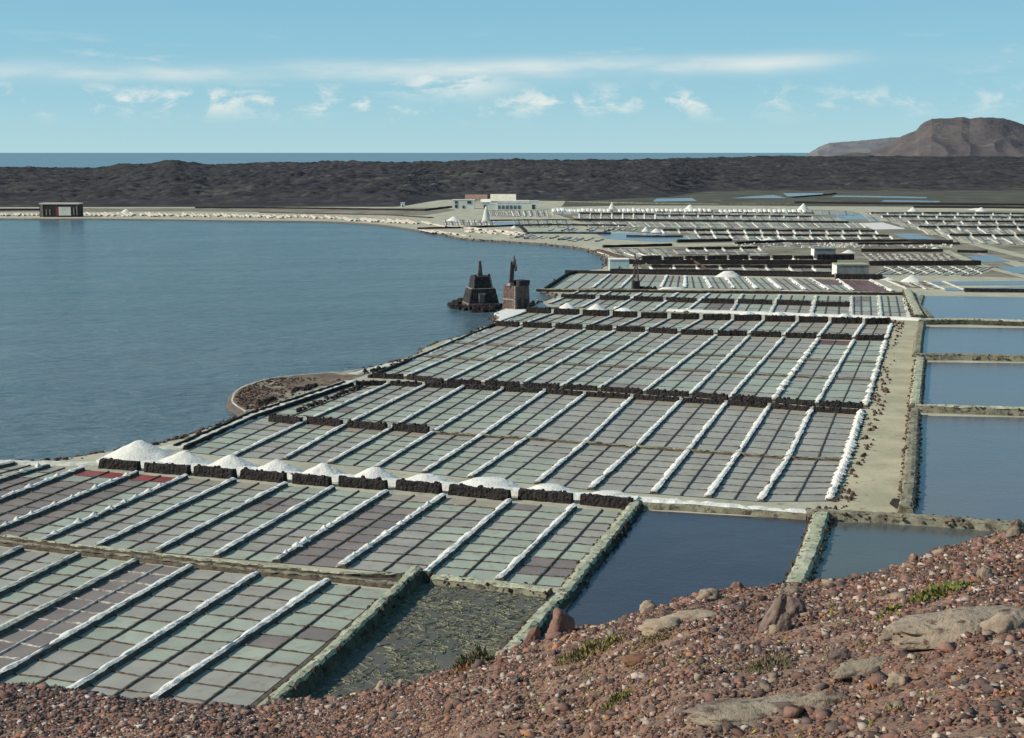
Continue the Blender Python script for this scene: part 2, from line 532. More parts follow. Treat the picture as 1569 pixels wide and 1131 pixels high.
M['stump_rock'] = mat('stump_rock', (0.20, 0.15, 0.125), (0.11, 0.075, 0.062), 0.95, 5.0, (0.30, 0.25, 0.21), bump=0.03, bscale=12, t3=(0.62, 0.72), s3=7)
M['rock_grey'] = mat('grey_rock', (0.237, 0.192, 0.141), (0.167, 0.126, 0.095), 0.95, 3.0, (0.088, 0.058, 0.041), bump=0.05, bscale=11, t3=(0.55, 0.64), s3=7, rnd=0.14)
M['rock_red'] = mat('red_rock', (0.203, 0.111, 0.084), (0.135, 0.076, 0.062), 0.95, 4.0, (0.297, 0.203, 0.155), bump=0.02, bscale=12, rnd=0.25)
M['rock_dark'] = mat('dark_rock', (0.084, 0.059, 0.054), (0.121, 0.084, 0.074), 0.95, 4.0, (0.203, 0.149, 0.121), bump=0.02, bscale=12, rnd=0.25)
M['rub_a'] = mat('rubble_brown', (0.196, 0.099, 0.073), (0.125, 0.067, 0.053), 0.95, 0.8, island=0.5)
M['rub_b'] = mat('rubble_dark', (0.066, 0.045, 0.042), (0.103, 0.065, 0.056), 0.95, 0.8, island=0.5)
M['rub_c'] = mat('rubble_pale', (0.379, 0.310, 0.252), (0.275, 0.218, 0.184), 0.95, 0.8, island=0.35)
M['rub_d'] = mat('rubble_rust', (0.256, 0.119, 0.066), (0.186, 0.095, 0.055), 0.95, 0.8, island=0.4)
M['leaf_yel'] = mat('yellow_leaf', (0.22, 0.19, 0.035), (0.14, 0.15, 0.03), 0.8, 6, island=0.35)
M['leaf_grn'] = mat('green_leaf', (0.085, 0.105, 0.035), (0.13, 0.14, 0.05), 0.8, 6, island=0.35)
M['leaf_dry'] = mat('dry_twig', (0.17, 0.12, 0.085), (0.11, 0.08, 0.06), 0.9, 6, island=0.35)
M['leaf_rust'] = mat('rust_leaf', (0.26, 0.11, 0.035), (0.17, 0.08, 0.035), 0.85, 6, island=0.35)
M['leaf_red'] = mat('red_leaf', (0.25, 0.05, 0.035), (0.15, 0.04, 0.03), 0.8, 6, island=0.35)

# ------------------------------------------------------------------ water, sea and the flat
LAGOON_Z = -0.7
mb = MB()
mb.quad((-4000, 20, LAGOON_Z), (1500, 20, LAGOON_Z), (1500, 1400, LAGOON_Z), (-4000, 1400, LAGOON_Z))
tag(mb.build('lagoon_water', M['lagoon']), kind='structure')
mb = MB()
mb.quad((-200000, 2600, LAGOON_Z), (200000, 2600, LAGOON_Z), (200000, 300000, LAGOON_Z), (-200000, 300000, LAGOON_Z))
tag(mb.build('sea', M['sea']), kind='structure')

# outline of the land along the lagoon, from the near left round to the far left
SHORE_PX = [(-700, 707), (-300, 706), (0, 706), (85, 706), (140, 695), (242, 680), (272, 672), (349, 646), (383, 633), (359, 619), (356, 611),
            (363, 597), (389, 586), (419, 578), (462, 574), (532, 569), (576, 562), (615, 551), (641, 543), (654, 531), (681, 521),
            (714, 514), (735, 503), (757, 496), (764, 489), (758, 482), (780, 474), (811, 472), (839, 460), (860, 453), (836, 446),
            (842, 442), (869, 419), (893, 415), (930, 411), (932, 399), (928, 391), (914, 386), (901, 381), (880, 378), (848, 374),
            (794, 370), (719, 366), (703, 364), (682, 359), (658, 355), (628, 350), (580, 343), (500, 338.5), (398, 338), (298, 336.5),
            (133, 334.5), (60, 335), (0, 334.5), (-400, 334), (-1200, 334)]
shore = []
for p in SHORE_PX:
    q = at(*p)
    shore.append(Vector((q.x, q.y)))


def smooth_line(pts, it=1):
    for _ in range(it):
        out = [pts[0]]
        for a, b in zip(pts, pts[1:]):
            out += [a.lerp(b, 0.25), a.lerp(b, 0.75)]
        pts = out + [pts[-1]]
    return pts


sh = smooth_line(shore, 2)
shw = []
for i, p in enumerate(sh):
    a, b = sh[max(0, i - 1)], sh[min(len(sh) - 1, i + 1)]
    d = (b - a)
    n = Vector((-d.y, d.x)).normalized()       # towards the water (left of the way along)
    j = nz(p.x * 0.15, p.y * 0.15) * 0.7
    shw.append((p, n, p + n * j))
top = [(q.x, q.y, -0.03) for p, n, q in shw]
low = [((q + n * 1.6).x, (q + n * 1.6).y, LAGOON_Z - 0.25) for p, n, q in shw]
far = [(-2600, 1130, -0.03), (2600, 2700, -0.03), (2600, 45, -0.03), (-200, 45, -0.03)]
mb = MB()
n = len(top)
from mathutils.geometry import tessellate_polygon
poly = [Vector(p) for p in top + far]
mb.add([tuple(p) for p in poly], [tuple(t) for t in tessellate_polygon([poly])])
mb.add(top + low, [(i, i + 1, n + i + 1, n + i) for i in range(n - 1)], 1)
o = mb.build('salt_flat_ground', [M['flat'], M['wet_shore']])
tag(o, kind='structure')
# face up
me = o.data
import bmesh
bm = bmesh.new(); bm.from_mesh(me)
for f in bm.faces:
    if f.normal.z < 0:
        f.normal_flip()
bm.to_mesh(me); bm.free()

# brown headland spit, a sheet a little proud of the ground, with its wet pale rim
HEAD = [(349, 647), (382, 632.5), (359.5, 619), (356.5, 611), (363.5, 597.3), (389.5, 586.3), (419.5, 578.4), (462, 574.4), (532, 569.4), (577, 562.5), (600, 558),
        (560, 574), (520, 588), (470, 606), (420, 628)]
pts = smooth_line([at(*p).to_2d() for p in HEAD] + [at(*HEAD[0]).to_2d()], 1)
mb = MB()
pv = [Vector((p.x, p.y, 0.012)) for p in pts]
mb.add([tuple(p) for p in pv], [tuple(t) for t in tessellate_polygon([pv])])
tag(mb.build('beach', M['beach']), kind='structure')
for f in COL.objects['beach'].data.polygons:
    pass
mb = MB()
rim = [at(*p) for p in [(374, 640), (383, 633), (359, 619), (356, 611), (363, 597), (389, 586), (419, 578), (462, 574), (532, 569), (576, 562)]]
rim = [Vector((p.x, p.y, 0)) for p in smooth_line([r.to_2d() for r in rim], 2)]
lump(mb, rim, [(-0.28, 0.0), (-0.05, 0.04), (0.15, 0.0)], 0.8, 0.14, 3, -0.03, caps=False)
tag(mb.build('foam_line', M['foam']), kind='structure')

# ------------------------------------------------------------------ pan blocks
stats = {}


def line_x(p, q, a, b):
    """crossing of line pq and line ab in plan"""
    d1, d2 = q - p, b - a
    den = d1.x * d2.y - d1.y * d2.x
    t = ((a.x - p.x) * d2.y - (a.y - p.y) * d2.x) / den
    return p + d1 * t


def along(poly, t):
    """point at share t of the length of a polyline"""
    ls = [(b - a).length for a, b in zip(poly, poly[1:])]
    s = t * sum(ls)
    for a, b, l in zip(poly, poly[1:], ls):
        if s <= l or b is poly[-1]:
            return a.lerp(b, s / l)
        s -= l


SALT_RIDGES = []


def pan_block(desc, ridges, rows, halves=2, kinds=None, ridge_w=0.85, ridge_h=0.42, div_w=0.16, div_h=0.11, skip_ridge=(), dirty=(), label_fn=None,
              group=None, pan_gap=None, light_div=(), seg=0.6, mid_h=None, salt_mat='salt'):
    """ridges: plan polylines from the near end to the far end, west to east. rows: number of pans along."""
    c = ridges[len(ridges) // 2][0]
    root = empty('salt_pan_block', (c.x, c.y, 0), kind='structure')
    root['label'] = desc
    bed = MB()
    n = len(ridges)
    for i in range(n - 1):
        a, b = ridges[i], ridges[i + 1]
        m = max(len(a), 6)
        for k in range(m):
            t0, t1 = k / m, (k + 1) / m
            p = [along(a, t0), along(b, t0), along(b, t1), along(a, t1)]
            bed.quad(*[(q.x, q.y, 0.0) for q in p])
    bed.build('mud_bed', M['mud'], root)
    pans, divs = [], []
    for i in range(n - 1):
        a, b = ridges[i], ridges[i + 1]
        for h in range(halves):
            s0, s1 = h / halves, (h + 1) / halves
            for r in range(rows):
                t0, t1 = r / rows, (r + 1) / rows
                A0, B0, A1, B1 = along(a, t0), along(b, t0), along(a, t1), along(b, t1)
                q = [A0.lerp(B0, s0), A0.lerp(B0, s1), A1.lerp(B1, s1), A1.lerp(B1, s0)]
                # joints wander a little from pan to pan
                for z in range(4):
                    if (z in (0, 1) and r > 0) or (z in (2, 3) and r < rows - 1):
                        rr = r if z in (0, 1) else r + 1
                        w = nz(i * 3.1 + h + (z in (1, 2)), rr * 1.7, len(desc)) * 0.35
                        q[z] = q[z] + (A1 - A0).normalized() * w
                wid = (q[1] - q[0]).length
                e = div_w * 0.42
                cc = (q[0] + q[1] + q[2] + q[3]) / 4
                u = (q[1] - q[0]).normalized()
                v = (q[3] - q[0]).normalized()
                lft = ridge_w * 0.42 if h == 0 else e
                rgt = ridge_w * 0.42 if h == halves - 1 else e
                k = [q[0] + u * lft + v * e, q[1] - u * rgt + v * e, q[2] - u * rgt - v * e, q[3] + u * lft - v * e]
                kd = kinds(i, h, r) if kinds else 'pan_green'
                px = wid / mpp((cc.x, cc.y)) * ((q[3] - q[0]).length / mpp((cc.x, cc.y)) * CAM_H / max(cc.length, 1))
                vis = abs(cc.x / cc.y * F) < 830 and cc.y > 84
                pans.append((px if vis else 0, k, kd))
                if r > 0:
                    divs.append((wid / mpp((cc.x, cc.y)) if vis else 0, [q[0] + u * lft, q[1] - u * rgt], (i, h)))
    def emit_pan(k, kd, mb, zz):
        # the pan is a shallow tray of brine with an uneven rim, drawn as one ring round a centre
        ring = []
        for s in range(4):
            p, q = k[s], k[(s + 1) % 4]
            for w in (0.0, 0.33, 0.66):
                x = p.lerp(q, w)
                ring.append((x.x + nz(x.x * 2.1, x.y * 2.1) * 0.05, x.y + nz(x.x * 2.1 + 7, x.y * 2.1) * 0.05, zz))
        cx = (k[0] + k[1] + k[2] + k[3]) / 4
        mb.add(ring + [(cx.x, cx.y, zz)], [(j, (j + 1) % 12, 12) for j in range(12)])
    pans.sort(key=lambda t: -t[0])
    kinds_all = ['pan_green', 'pan_grey', 'pan_pink', 'pan_brown', 'pan_red', 'pan_salt', 'pan_maroon']
    rest = MB()
    for j, (px, k, kd) in enumerate(pans):
        zz = 0.03
        if j < 295 and px > 60:
            one = MB()
            emit_pan(k, kd, one, zz)
            o = one.build('salt_pan', M[kd], root)
        else:
            n0 = len(rest.f)
            emit_pan(k, kd, rest, zz)
            for f in range(n0, len(rest.f)):
                rest.m[f] = kinds_all.index(kd)
    if rest.f:
        tag(rest.build('smaller_pans', [M[k] for k in kinds_all], root), kind='stuff')
    divs.sort(key=lambda t: -t[0])
    rest = MB()
    for j, (px, k, ih) in enumerate(divs):
        prof = [(-div_w / 2, 0.0), (-div_w * 0.2, div_h), (div_w * 0.22, div_h), (div_w / 2, 0.0)]
        one = MB() if (j < 295 and px > 10) else rest
        lump(one, k, prof, 0.42 if px > 18 else 1.1, 0.12, 5.0, 0.0, freq=3.0, caps=False)
        if one is not rest:
            one.build('divider', M['divider_salt' if ih in light_div else 'divider'], root)
    if rest.f:
        tag(rest.build('smaller_dividers', M['divider'], root), kind='stuff')
    # the long divider down the middle of each bay
    mh = mid_h or div_h * 1.5
    for i in range(n - 1):
        for h in range(1, halves):
            pts = [along(ridges[i], t).lerp(along(ridges[i + 1], t), h / halves) for t in [k / 12 for k in range(13)]]
            one = MB()
            w = div_w * 1.5
            lump(one, pts, [(-w / 2, 0.0), (-w * 0.3, mh), (w * 0.3, mh), (w / 2, 0.0)], seg, 0.07, 8.0, 0.0, freq=2.0)
            one.build('long_divider', M['divider_salt' if (i, 0) in light_div else 'divider'], root)
    # ridges with raked salt on them: things
    for i, rl in enumerate(ridges):
        if i in skip_ridge:
            continue
        mid = along(rl, 0.5)
        # out of view altogether?
        if all(abs(along(rl, t).x / along(rl, t).y * F) > 800 for t in (0, 0.5, 1)):
            continue
        th = empty('salt_ridge', (mid.x, mid.y, 0), label_fn(i) if label_fn else 'salt covered ridge', 'salt ridge', group)
        bk = MB()
        w = ridge_w
        lump(bk, rl, [(-w / 2, 0), (-w * 0.40, ridge_h * 0.66), (w * 0.36, ridge_h * 0.80), (w / 2, 0)], seg, 0.10, 2.0, freq=1.7)
        bk.build('bank', M['bank'], th)
        sc = MB()
        d = i in dirty
        lump(sc, rl, [(-w * 0.56, 0.02), (-w * 0.36, ridge_h * 0.70), (-w * 0.10, ridge_h * 1.02), (w * 0.14, ridge_h * 1.08), (w * 0.38, ridge_h * 0.84)],
             seg * 0.7, 0.105 * w, 4.0, 0.012, freq=1.35, wmod=0.42)  # crust stops short eastward; the bare dark mud bank deepens the shaded flank
        sc.build('salt_crust', M['salt_dirty' if d else salt_mat], th, smooth=False)
        SALT_RIDGES.append((desc, i, rl))
    return root


def lines_between(ridge_px, front, back):
    """straight ridges given by two pixels each, cut by front and back edges in plan"""
    out = []
    for p, q in ridge_px:
        a, b = at(*p).to_2d(), at(*q).to_2d()
        out.append([line_x(a, b, front[0], front[1]), line_x(a, b, back[0], back[1])])
    return out


def kmix(seed, rules=(), base=('pan_green', 'pan_grey', 'pan_green', 'pan_grey')):
    def f(i, h, r):
        for cond, kd in rules:
            if cond(i, h, r):
                return kd
        v = nz(i * 0.42 + seed, r * 0.26, h * 0.2) + 0.16 * nz(i * 2.3, r * 1.9 + seed, h * 1.1)
        if v > 0.04:
            return 'pan_grey'
        if v < -0.56:
            return 'pan_pink'
        return 'pan_green'
    return f


# --- block A: nearest, at the foot of the slope
bkA = (at(0, 836).to_2d(), at(606, 901).to_2d())
bkA_dir = (bkA[1] - bkA[0])
A_px = [((0, 912), (123, 851)), ((0, 971), (212, 861)), ((0, 1039), (293, 871)), ((117, 1058), (395, 882)), ((242, 1071), (505, 892)), ((390, 1083), (606, 903))]
sh_dir = (at(117, 1058).to_2d() - at(395, 882).to_2d()).normalized()
frA = (bkA[0] + sh_dir * 34, bkA[1] + sh_dir * 34)
A = lines_between(A_px, frA, bkA)
step = A[0][0] - A[1][0], A[0][1] - A[1][1]
A = [[A[0][0] + step[0] * 2, A[0][1] + step[1] * 2], [A[0][0] + step[0], A[0][1] + step[1]]] + A
# the back edge has a channel: stop short of it
A = [[a, b + (a - b).normalized() * 0.9] for a, b in A]
kA = kmix(3, [(lambda i, h, r: i == 3, 'pan_pink'), (lambda i, h, r: i == 2 and r < 5, 'pan_grey')])
lab = ['', 'broken off', 'narrow', 'middle', 'long', '', '']


def labA(i):
    return 'white salt ridge in the nearest pans, %s from the dark mossy wall' % ORD[max(0, 7 - i - 1)]


pan_block('nearest block of brine pans at the foot of the stony slope', A, 12, kinds=kA, skip_ridge=(7,), dirty=(1, 2, 3), label_fn=labA,
          group='salt ridges of the nearest pan block', light_div=((3, 0), (3, 1)), ridge_w=1.0, ridge_h=0.5)

# --- block B: in front of the big heaps
frB = (at(0, 829).to_2d(), at(640, 884).to_2d())
bkB = (at(150, 720).to_2d(), at(971, 783).to_2d())
B_px = [((0, 738), (76, 715)), ((0, 769), (136, 716)), ((0, 813), (219, 723)), ((57, 835), (297, 727)), ((140, 844), (367, 734)), ((231, 852), (441, 742)),
        ((316, 863), (516, 746)), ((403, 875), (602, 750)), ((504, 884), (687, 757)), ((649, 884), (789, 763)), ((761, 895), (886, 772)), ((863, 910), (971, 781))]
B = lines_between(B_px, frB, bkB)
step = B[0][0] - B[1][0], B[0][1] - B[1][1]
B = [[B[0][0] + step[0], B[0][1] + step[1]]] + B
# the western bays end at a path along the shore
B = [[a, b + (a - b).normalized() * (0.8 if i > 2 else 0.6)] for i, (a, b) in enumerate(B)]
B = [[a + (b - a).normalized() * 0.6, b] for a, b in B]
kB = kmix(11, [(lambda i, h, r: i == 3 and r == 9, 'pan_red'), (lambda i, h, r: i == 3 and h == 0 and r == 8, 'pan_pink'), (lambda i, h, r: i == 2 and r == 9, 'pan_red'),
               (lambda i, h, r: i in (1, 2) and r < 8 and nz(i * 2, r * 0.6, h) > -0.3, 'pan_pink'), (lambda i, h, r: i == 3 and 3 < r < 8 and h == 0, 'pan_pink'),
               (lambda i, h, r: i == 8 and r < 8, 'pan_pink'), (lambda i, h, r: i == 3 and r < 4 and h == 0, 'pan_pink'), (lambda i, h, r: i in (8, 9) and r == 9, 'pan_brown'),
               (lambda i, h, r: i in (4, 5) and r == 9, 'pan_brown')])


def labB(i):
    return 'salt ridge below the big heaps, %s from the dark blue pond' % ORD[max(0, 12 - i - 1)]


pan_block('block of brine pans in front of the big salt heaps', B, 10, kinds=kB, skip_ridge=(12,), dirty=(0, 1), label_fn=labB, group='salt ridges in front of the big heaps', ridge_w=0.95, ridge_h=0.48)

# --- block C: behind the big heaps, in two halves parted by a low wall
C_px = [((283, 693), (396, 642), (542, 591)), ((359, 700), (467, 648), (595, 590)), ((436, 705), (529, 653), (649, 593)), ((506, 711), (598, 659), (709, 595)),
        ((578, 717), (664, 664), (769, 599)), ((651, 725), (738, 669), (834, 602)), ((721, 733), (808, 673), (895, 607)), ((823, 742), (897, 680), (968, 611)),
        ((905, 751), (975, 686), (1043, 616)), ((1002, 757), (1055, 692), (1112, 620)), ((1085, 763), (1131, 697), (1178, 625)), ((1165, 769), (1208, 703), (1243, 630)), ((1271, 768), (1297, 706), (1319, 635))]
P2 = lambda l: [at(*p).to_2d() for p in l]
C = [P2(l) for l in C_px]
C1 = [[l[0], l[1] + (l[0] - l[1]).normalized() * 0.5] for l in C]
C2 = [[l[1] + (l[2] - l[1]).normalized() * 0.5, l[2]] for l in C]
kC1 = kmix(21, [(lambda i, h, r: i in (1, 2, 3) and r == 6, 'pan_brown'), (lambda i, h, r: i > 6, 'pan_grey')])
kC2 = kmix(27, [(lambda i, h, r: r == 7 and i > 5, 'pan_brown'), (lambda i, h, r: i > 6, 'pan_grey')])
pan_block('lower pans behind the big salt heaps', C1, 7, kinds=kC1, skip_ridge=(0,), label_fn=lambda i: 'salt ridge just behind the big heaps, %s from the lagoon' % ORD[i], group='salt ridges just behind the big heaps', ridge_w=0.95, ridge_h=0.42, seg=0.8)
pan_block('upper pans behind the big salt heaps, up to the double lava walls', C2, 8, kinds=kC2, skip_ridge=(0,), label_fn=lambda i: 'salt ridge ending at the near double lava wall, %s from the lagoon' % ORD[i], group='salt ridges below the double lava walls', ridge_w=0.95, ridge_h=0.42, seg=0.8)

# --- block D and E
D_bot = [(568, 577), (621, 579), (682, 586), (740, 588), (799, 591), (860, 594), (918, 597), (987, 602), (1058, 606), (1118, 611), (1185, 615), (1251, 620), (1326, 624)]
D_top = [(758, 500), (798, 503), (848, 505), (895, 507), (941, 509), (991, 511), (1040, 514), (1096, 516), (1147, 517), (1200, 519), (1254, 521), (1308, 523), (1357, 524)]
E_bot = [(759, 496.5), (799, 499), (849, 501), (896, 503), (942, 505), (992, 507), (1041, 509.5), (1097, 511.5), (1148, 512.5), (1201, 515), (1255, 516.5), (1308, 519), (1358, 520)]
E_top = [(805, 479.5), (846, 482), (890, 484), (936, 486), (979, 488), (1025, 489.5), (1074, 491), (1122, 492), (1169, 493), (1221, 494.5), (1271, 496), (1323, 497.5), (1366, 498)]
D = [P2(l) for l in zip(D_bot, D_top)]
E = [P2(l) for l in zip(E_bot, E_top)]
kD = kmix(31, [(lambda i, h, r: i == 10 and r == 10, 'pan_maroon'), (lambda i, h, r: i == 2 and r > 8 and h == 0, 'pan_brown'), (lambda i, h, r: r == 10 and i % 2 == 0, 'pan_brown')])
kE = kmix(37, [(lambda i, h, r: r == 2 and i > 1, 'pan_brown'), (lambda i, h, r: i in (9, 10, 11) and r > 0, 'pan_brown')])
pan_block('wide block of brine pans beyond the double lava walls', D, 11, kinds=kD, skip_ridge=(0,), label_fn=lambda i: 'salt ridge crossing the wide middle pans, %s from the lagoon' % ORD[i], group='salt ridges of the wide middle pans', ridge_w=0.95, ridge_h=0.42, seg=1.0, dirty=(10, 12))
pan_block('narrow row of pans between two rows of lava walls', E, 3, kinds=kE, skip_ridge=(), label_fn=lambda i: 'short salt ridge between the two rows of lava walls, %s from the lagoon' % ORD[i], group='short salt ridges between lava walls', ridge_w=0.9, ridge_h=0.42, seg=1.0)

# --- block F, G
F_px = [((843, 466), (888, 447)), ((891, 472), (935, 448.5)), ((940, 476), (982, 450)), ((1000, 477), (1038, 450.5)), ((1050, 479), (1086, 451)), ((1120, 480), (1138, 452)), ((1180, 482), (1195, 453)),
        ((1243, 484), (1251, 454)), ((1305, 486), (1305, 454.5)), ((1350, 488), (1347, 454.5)), ((1394, 489), (1386, 454.5))]
G_px = [((842, 444.5), (881, 420)), ((908, 442), (934, 421.5)), ((950, 442.5), (971, 422)), ((1013, 441.5), (1022, 423)), ((1050, 441.5), (1050, 424)), ((1090, 442), (1080, 425)),
        ((1125, 442.5), (1113, 426)), ((1160, 443), (1143, 426)), ((1198, 444), (1177, 427)), ((1235, 445), (1211, 427.5)), ((1271, 445), (1242, 427.5)), ((1308, 446), (1284, 429)), ((1368, 447), (1334, 430))]
FB = [P2(l) for l in F_px]
GB = [P2(l) for l in G_px]
kF = kmix(41, [(lambda i, h, r: r == 2 and i in (2, 4, 6, 7), 'pan_brown')])
kG = kmix(47, [(lambda i, h, r: i in (11,), 'pan_maroon'), (lambda i, h, r: r == 1 and i in (1, 2, 3, 8, 9), 'pan_brown'), (lambda i, h, r: i == 10 and r == 1, 'pan_maroon')])
pan_block('row of brine pans below the small wind pump', FB, 4, 3, kinds=kF, skip_ridge=(), label_fn=lambda i: 'pale ridge in the pans below the wind pump, %s from the lagoon' % ORD[i], group='pale ridges below the wind pump', ridge_w=1.1, ridge_h=0.4, seg=1.4, dirty=tuple(range(5, 11)), div_w=0.3)
pan_block('fan of brine pans beside the pale blue house', GB, 2, 3, kinds=kG, skip_ridge=(0,), label_fn=lambda i: 'white ridge in the fan of pans by the blue house, %s from the lagoon' % ORD[i], group='white ridges in the fan of pans', ridge_w=1.1, ridge_h=0.4, seg=1.4, div_w=0.36)


# ------------------------------------------------------------------ lava walls
def lava_wall(p, q, h, thick, label, group, m='lava', seg=None, name='lava_wall', cat='stone wall'):
    a, b = at(*p).to_2d(), at(*q).to_2d()
    L = (b - a).length
    s = seg or max(0.35, L / 24)
    mb = MB()
    t = thick
    lump(mb, [a, b], [(-t / 2 - 0.1, 0), (-t / 2, h * 0.5), (-t * 0.42, h * 0.96), (t * 0.05, h * 1.03), (t * 0.44, h * 0.93), (t / 2 + 0.1, 0)], s, 0.20, 1.3, freq=1.6)
    # loose cap stones break the top edge
    for k in range(int(L / 0.8)):
        u = random.random()
        c = a.lerp(b, u)
        r = random.uniform(0.12, 0.26)
        mb.box((c.x + random.uniform(-t * .3, t * .3), c.y + random.uniform(-t * .3, t * .3), h * 0.9), r * 2, r * 1.7, r * 1.3, random.uniform(0, 3), taper=0.6)
    o = mb.build(name, M[m])
    tag(o, label, cat, group)
    return o


def wall_row(desc, segs, h, thick, group, jx=0.0, name='lava_wall'):
    """segs: (x0, x1, y0, y1) pixels of each wall's foot; the label counts them from the lagoon"""
    for i, (x0, x1, y0, y1) in enumerate(segs):
        lava_wall((x0, y0), (x1, y1), h, thick, desc.replace('#', ORD[i] if i < 20 else 'next'), group)


# the walls that carry the big heaps
HW = [(155, 213, 716, 720.5), (224, 290, 722, 727.5), (300, 360, 727.5, 733), (371, 437, 732.5, 738.5), (451, 506, 739.5, 744.5), (521, 592, 744, 750), (609, 675, 749, 755.5), (690, 781, 756.5, 766), (796, 877, 763.5, 770.5), (891, 968, 771.5, 779)]
wall_row('black lava wall fronting a white heap, # of its row from the lagoon', HW, 1.08, 0.9, 'lava walls below the big heaps')
# far end of the lower pans of block C
CW = [(414, 462, 645.5, 650.5), (472, 524, 649, 654), (534, 592, 654.5, 660), (603, 657, 659, 664)]
wall_row('low black lava wall across the pans behind the heaps, # from the lagoon', CW, 1.0, 0.8, 'lava walls half way behind the heaps')
# the double row
gl = [c[2] for c in C_px]
row = []
for (x0, y0), (x1, y1) in zip(gl, gl[1:]):
    row.append((x0 + 3.5, x1 - 3, y0 + 0.5 + 0.12, y1 + 0.2))
wall_row('black lava wall in the near line of the double row, # from the lagoon', row, 0.76, 0.65, 'near line of the double lava walls')
row = []
for (x0, y0), (x1, y1) in zip(D_bot, D_bot[1:]):
    row.append((x0 + 4, x1 - 3.5, y0 + 1.8, y1 + 1.6))
wall_row('black lava wall in the far line of the double row, # from the lagoon', row, 0.76, 0.65, 'far line of the double lava walls')
row = []
for (x0, y0), (x1, y1) in zip(D_top, D_top[1:]):
    row.append((x0 + 3.5, x1 - 3, y0 - 1.6, y1 - 2.4))
row[0] = (760, 795, 499, 501)
wall_row('black lava wall at the head of the wide middle pans, # from the lagoon', row, 1.1, 0.9, 'lava walls at the head of the wide pans')
row = []
for (x0, y0), (x1, y1) in zip(E_top, E_top[1:]):
    row.append((x0 + 3, x1 - 2.5, y0 - 0.6, y1 - 1.6))
wall_row('black lava wall along the white salt path, # from the lagoon', row, 1.35, 0.9, 'lava walls along the white salt path')
FW = [(860, 912, 457.5, 458.5), (919, 965, 459.3, 460.3), (971, 1016, 461, 462), (1021, 1067, 462.3, 464.3), (1075, 1125, 464.3, 465.5), (1131, 1183, 465.2, 467), (1190, 1242, 467, 468.6), (1250, 1302, 469.2, 470.3)]
wall_row('black lava wall across the pans below the wind pump, # from the lagoon', FW, 1.2, 0.9, 'lava walls below the wind pump')

# continuous low walls and channels
def long_wall(px, h, w, m, label, cat='wall', seg=0.7, jit=0.16, name='low_wall', top=None, group=None):
    pts = P2(px)
    mid = pts[len(pts) // 2]
    mb = MB()
    lump(mb, pts, [(-w / 2 - h * 0.2, 0), (-w * 0.42, h * 0.8), (-w * 0.30, h), (w * 0.30, h), (w * 0.42, h * 0.8), (w / 2 + h * 0.2, 0)], seg, jit, 6.1, freq=0.9)
    if top is None:
        return tag(mb.build(name, M[m]), label, cat, group)
    th = empty(name, (mid.x, mid.y, 0), label, cat, group)
    mb.build('stone_face', M[m], th)
    if name == 'pond_wall':
        sb = MB()
        P_ = resample(pts, 0.5)
        N_ = normals(P_)
        for q_ in range(int(len(P_) * 2.2)):
            i_ = random.randrange(len(P_))
            sd_ = random.choice((-1, 1)) * w * random.uniform(0.30, 0.62)
            r_ = random.uniform(0.06, 0.20)
            c_ = P_[i_] + N_[i_] * sd_ + Vector((random.uniform(-.25, .25), random.uniform(-.25, .25), 0))
            sb.box((c_.x, c_.y, h * (0.9 if abs(sd_) < w * 0.42 else random.uniform(0.1, 0.6))), r_ * 2.2, r_ * 1.7, r_ * 1.3, random.uniform(0, 3), taper=0.5)
        tag(sb.build('loose_stones', M['rubble_red'], th), kind='stuff')
    t = MB()
    lump(t, pts, [(-w * 0.46, h * 0.72), (-w * 0.34, h + 0.06), (0, h + 0.12), (w * 0.30, h + 0.05), (w * 0.42, h * 0.85)], seg * 0.6, jit * 1.15, 2.7, 0.03, freq=1.2)
    t.build('crust_top', M[top], th)
    return th


mb = MB()
ca, cb = P2([(-160, 823), (0, 836), (115, 850), (216, 861), (303, 871.5), (395, 881), (520, 893), (612, 903)]), P2([(-160, 811), (0, 826), (115, 840), (216, 851), (303, 862), (395, 872), (520, 884), (640, 885)])
for i in range(len(ca) - 1):
    mb.quad(*[(q.x, q.y, 0.02) for q in (ca[i], ca[i + 1], cb[i + 1], cb[i])])
tag(mb.build('brine_channel', M['mud']), kind='structure')
long_wall([(-160, 822), (0, 835), (115, 849), (216, 860), (303, 870.5), (395, 880), (520, 892), (612, 902)], 0.38, 0.32, 'divider', 'low dark mud wall on the near side of the long brine channel', name='channel_wall', top='brown_wall')
long_wall([(-160, 812), (0, 827), (115, 841.5), (216, 852.5), (303, 863), (395, 872.5), (520, 884.5), (640, 885)], 0.38, 0.32, 'divider', 'low dark mud wall on the far side of the long brine channel', name='channel_wall', top='green_wall')
long_wall([(658, 664.5), (738, 670), (808, 674), (897, 681), (975, 687), (1055, 693), (1131, 698), (1208, 704), (1297, 707)], 0.3, 0.5, 'divider', 'thin brown wall parting the pans behind the heaps', top='brown_wall')
long_wall([(420, 1096), (516, 1010), (640, 889)], 1.2, 1.1, 'dark_wall', 'thick dark wall with mossy top beside the weedy pond', name='pond_wall', top='green_wall')
long_wall([(612, 894), (640, 888), (660, 891)], 0.8, 0.9, 'dark_wall', 'short dark stone stub at the corner of the weedy pond', name='pond_wall', seg=0.4)
long_wall([(663, 892), (760, 902), (842, 913)], 0.5, 1.5, 'brown_wall', 'low mossy wall along the far side of the weedy pond', name='pond_wall', top='green_wall')
long_wall([(976, 776), (955, 803), (928, 837), (895, 877), (868, 914), (830, 952), (780, 1010)], 0.7, 1.4, 'dark_wall', 'mossy pale green wall between the pans and the dark blue pond', name='pond_wall', top='green_wall')
long_wall([(1258, 796), (1251, 818), (1243, 845), (1226, 886), (1215, 910)], 0.75, 1.9, 'brown_wall', 'stubby pale wall parting the dark blue pond from the grey pond', name='pond_wall', top='green_wall')
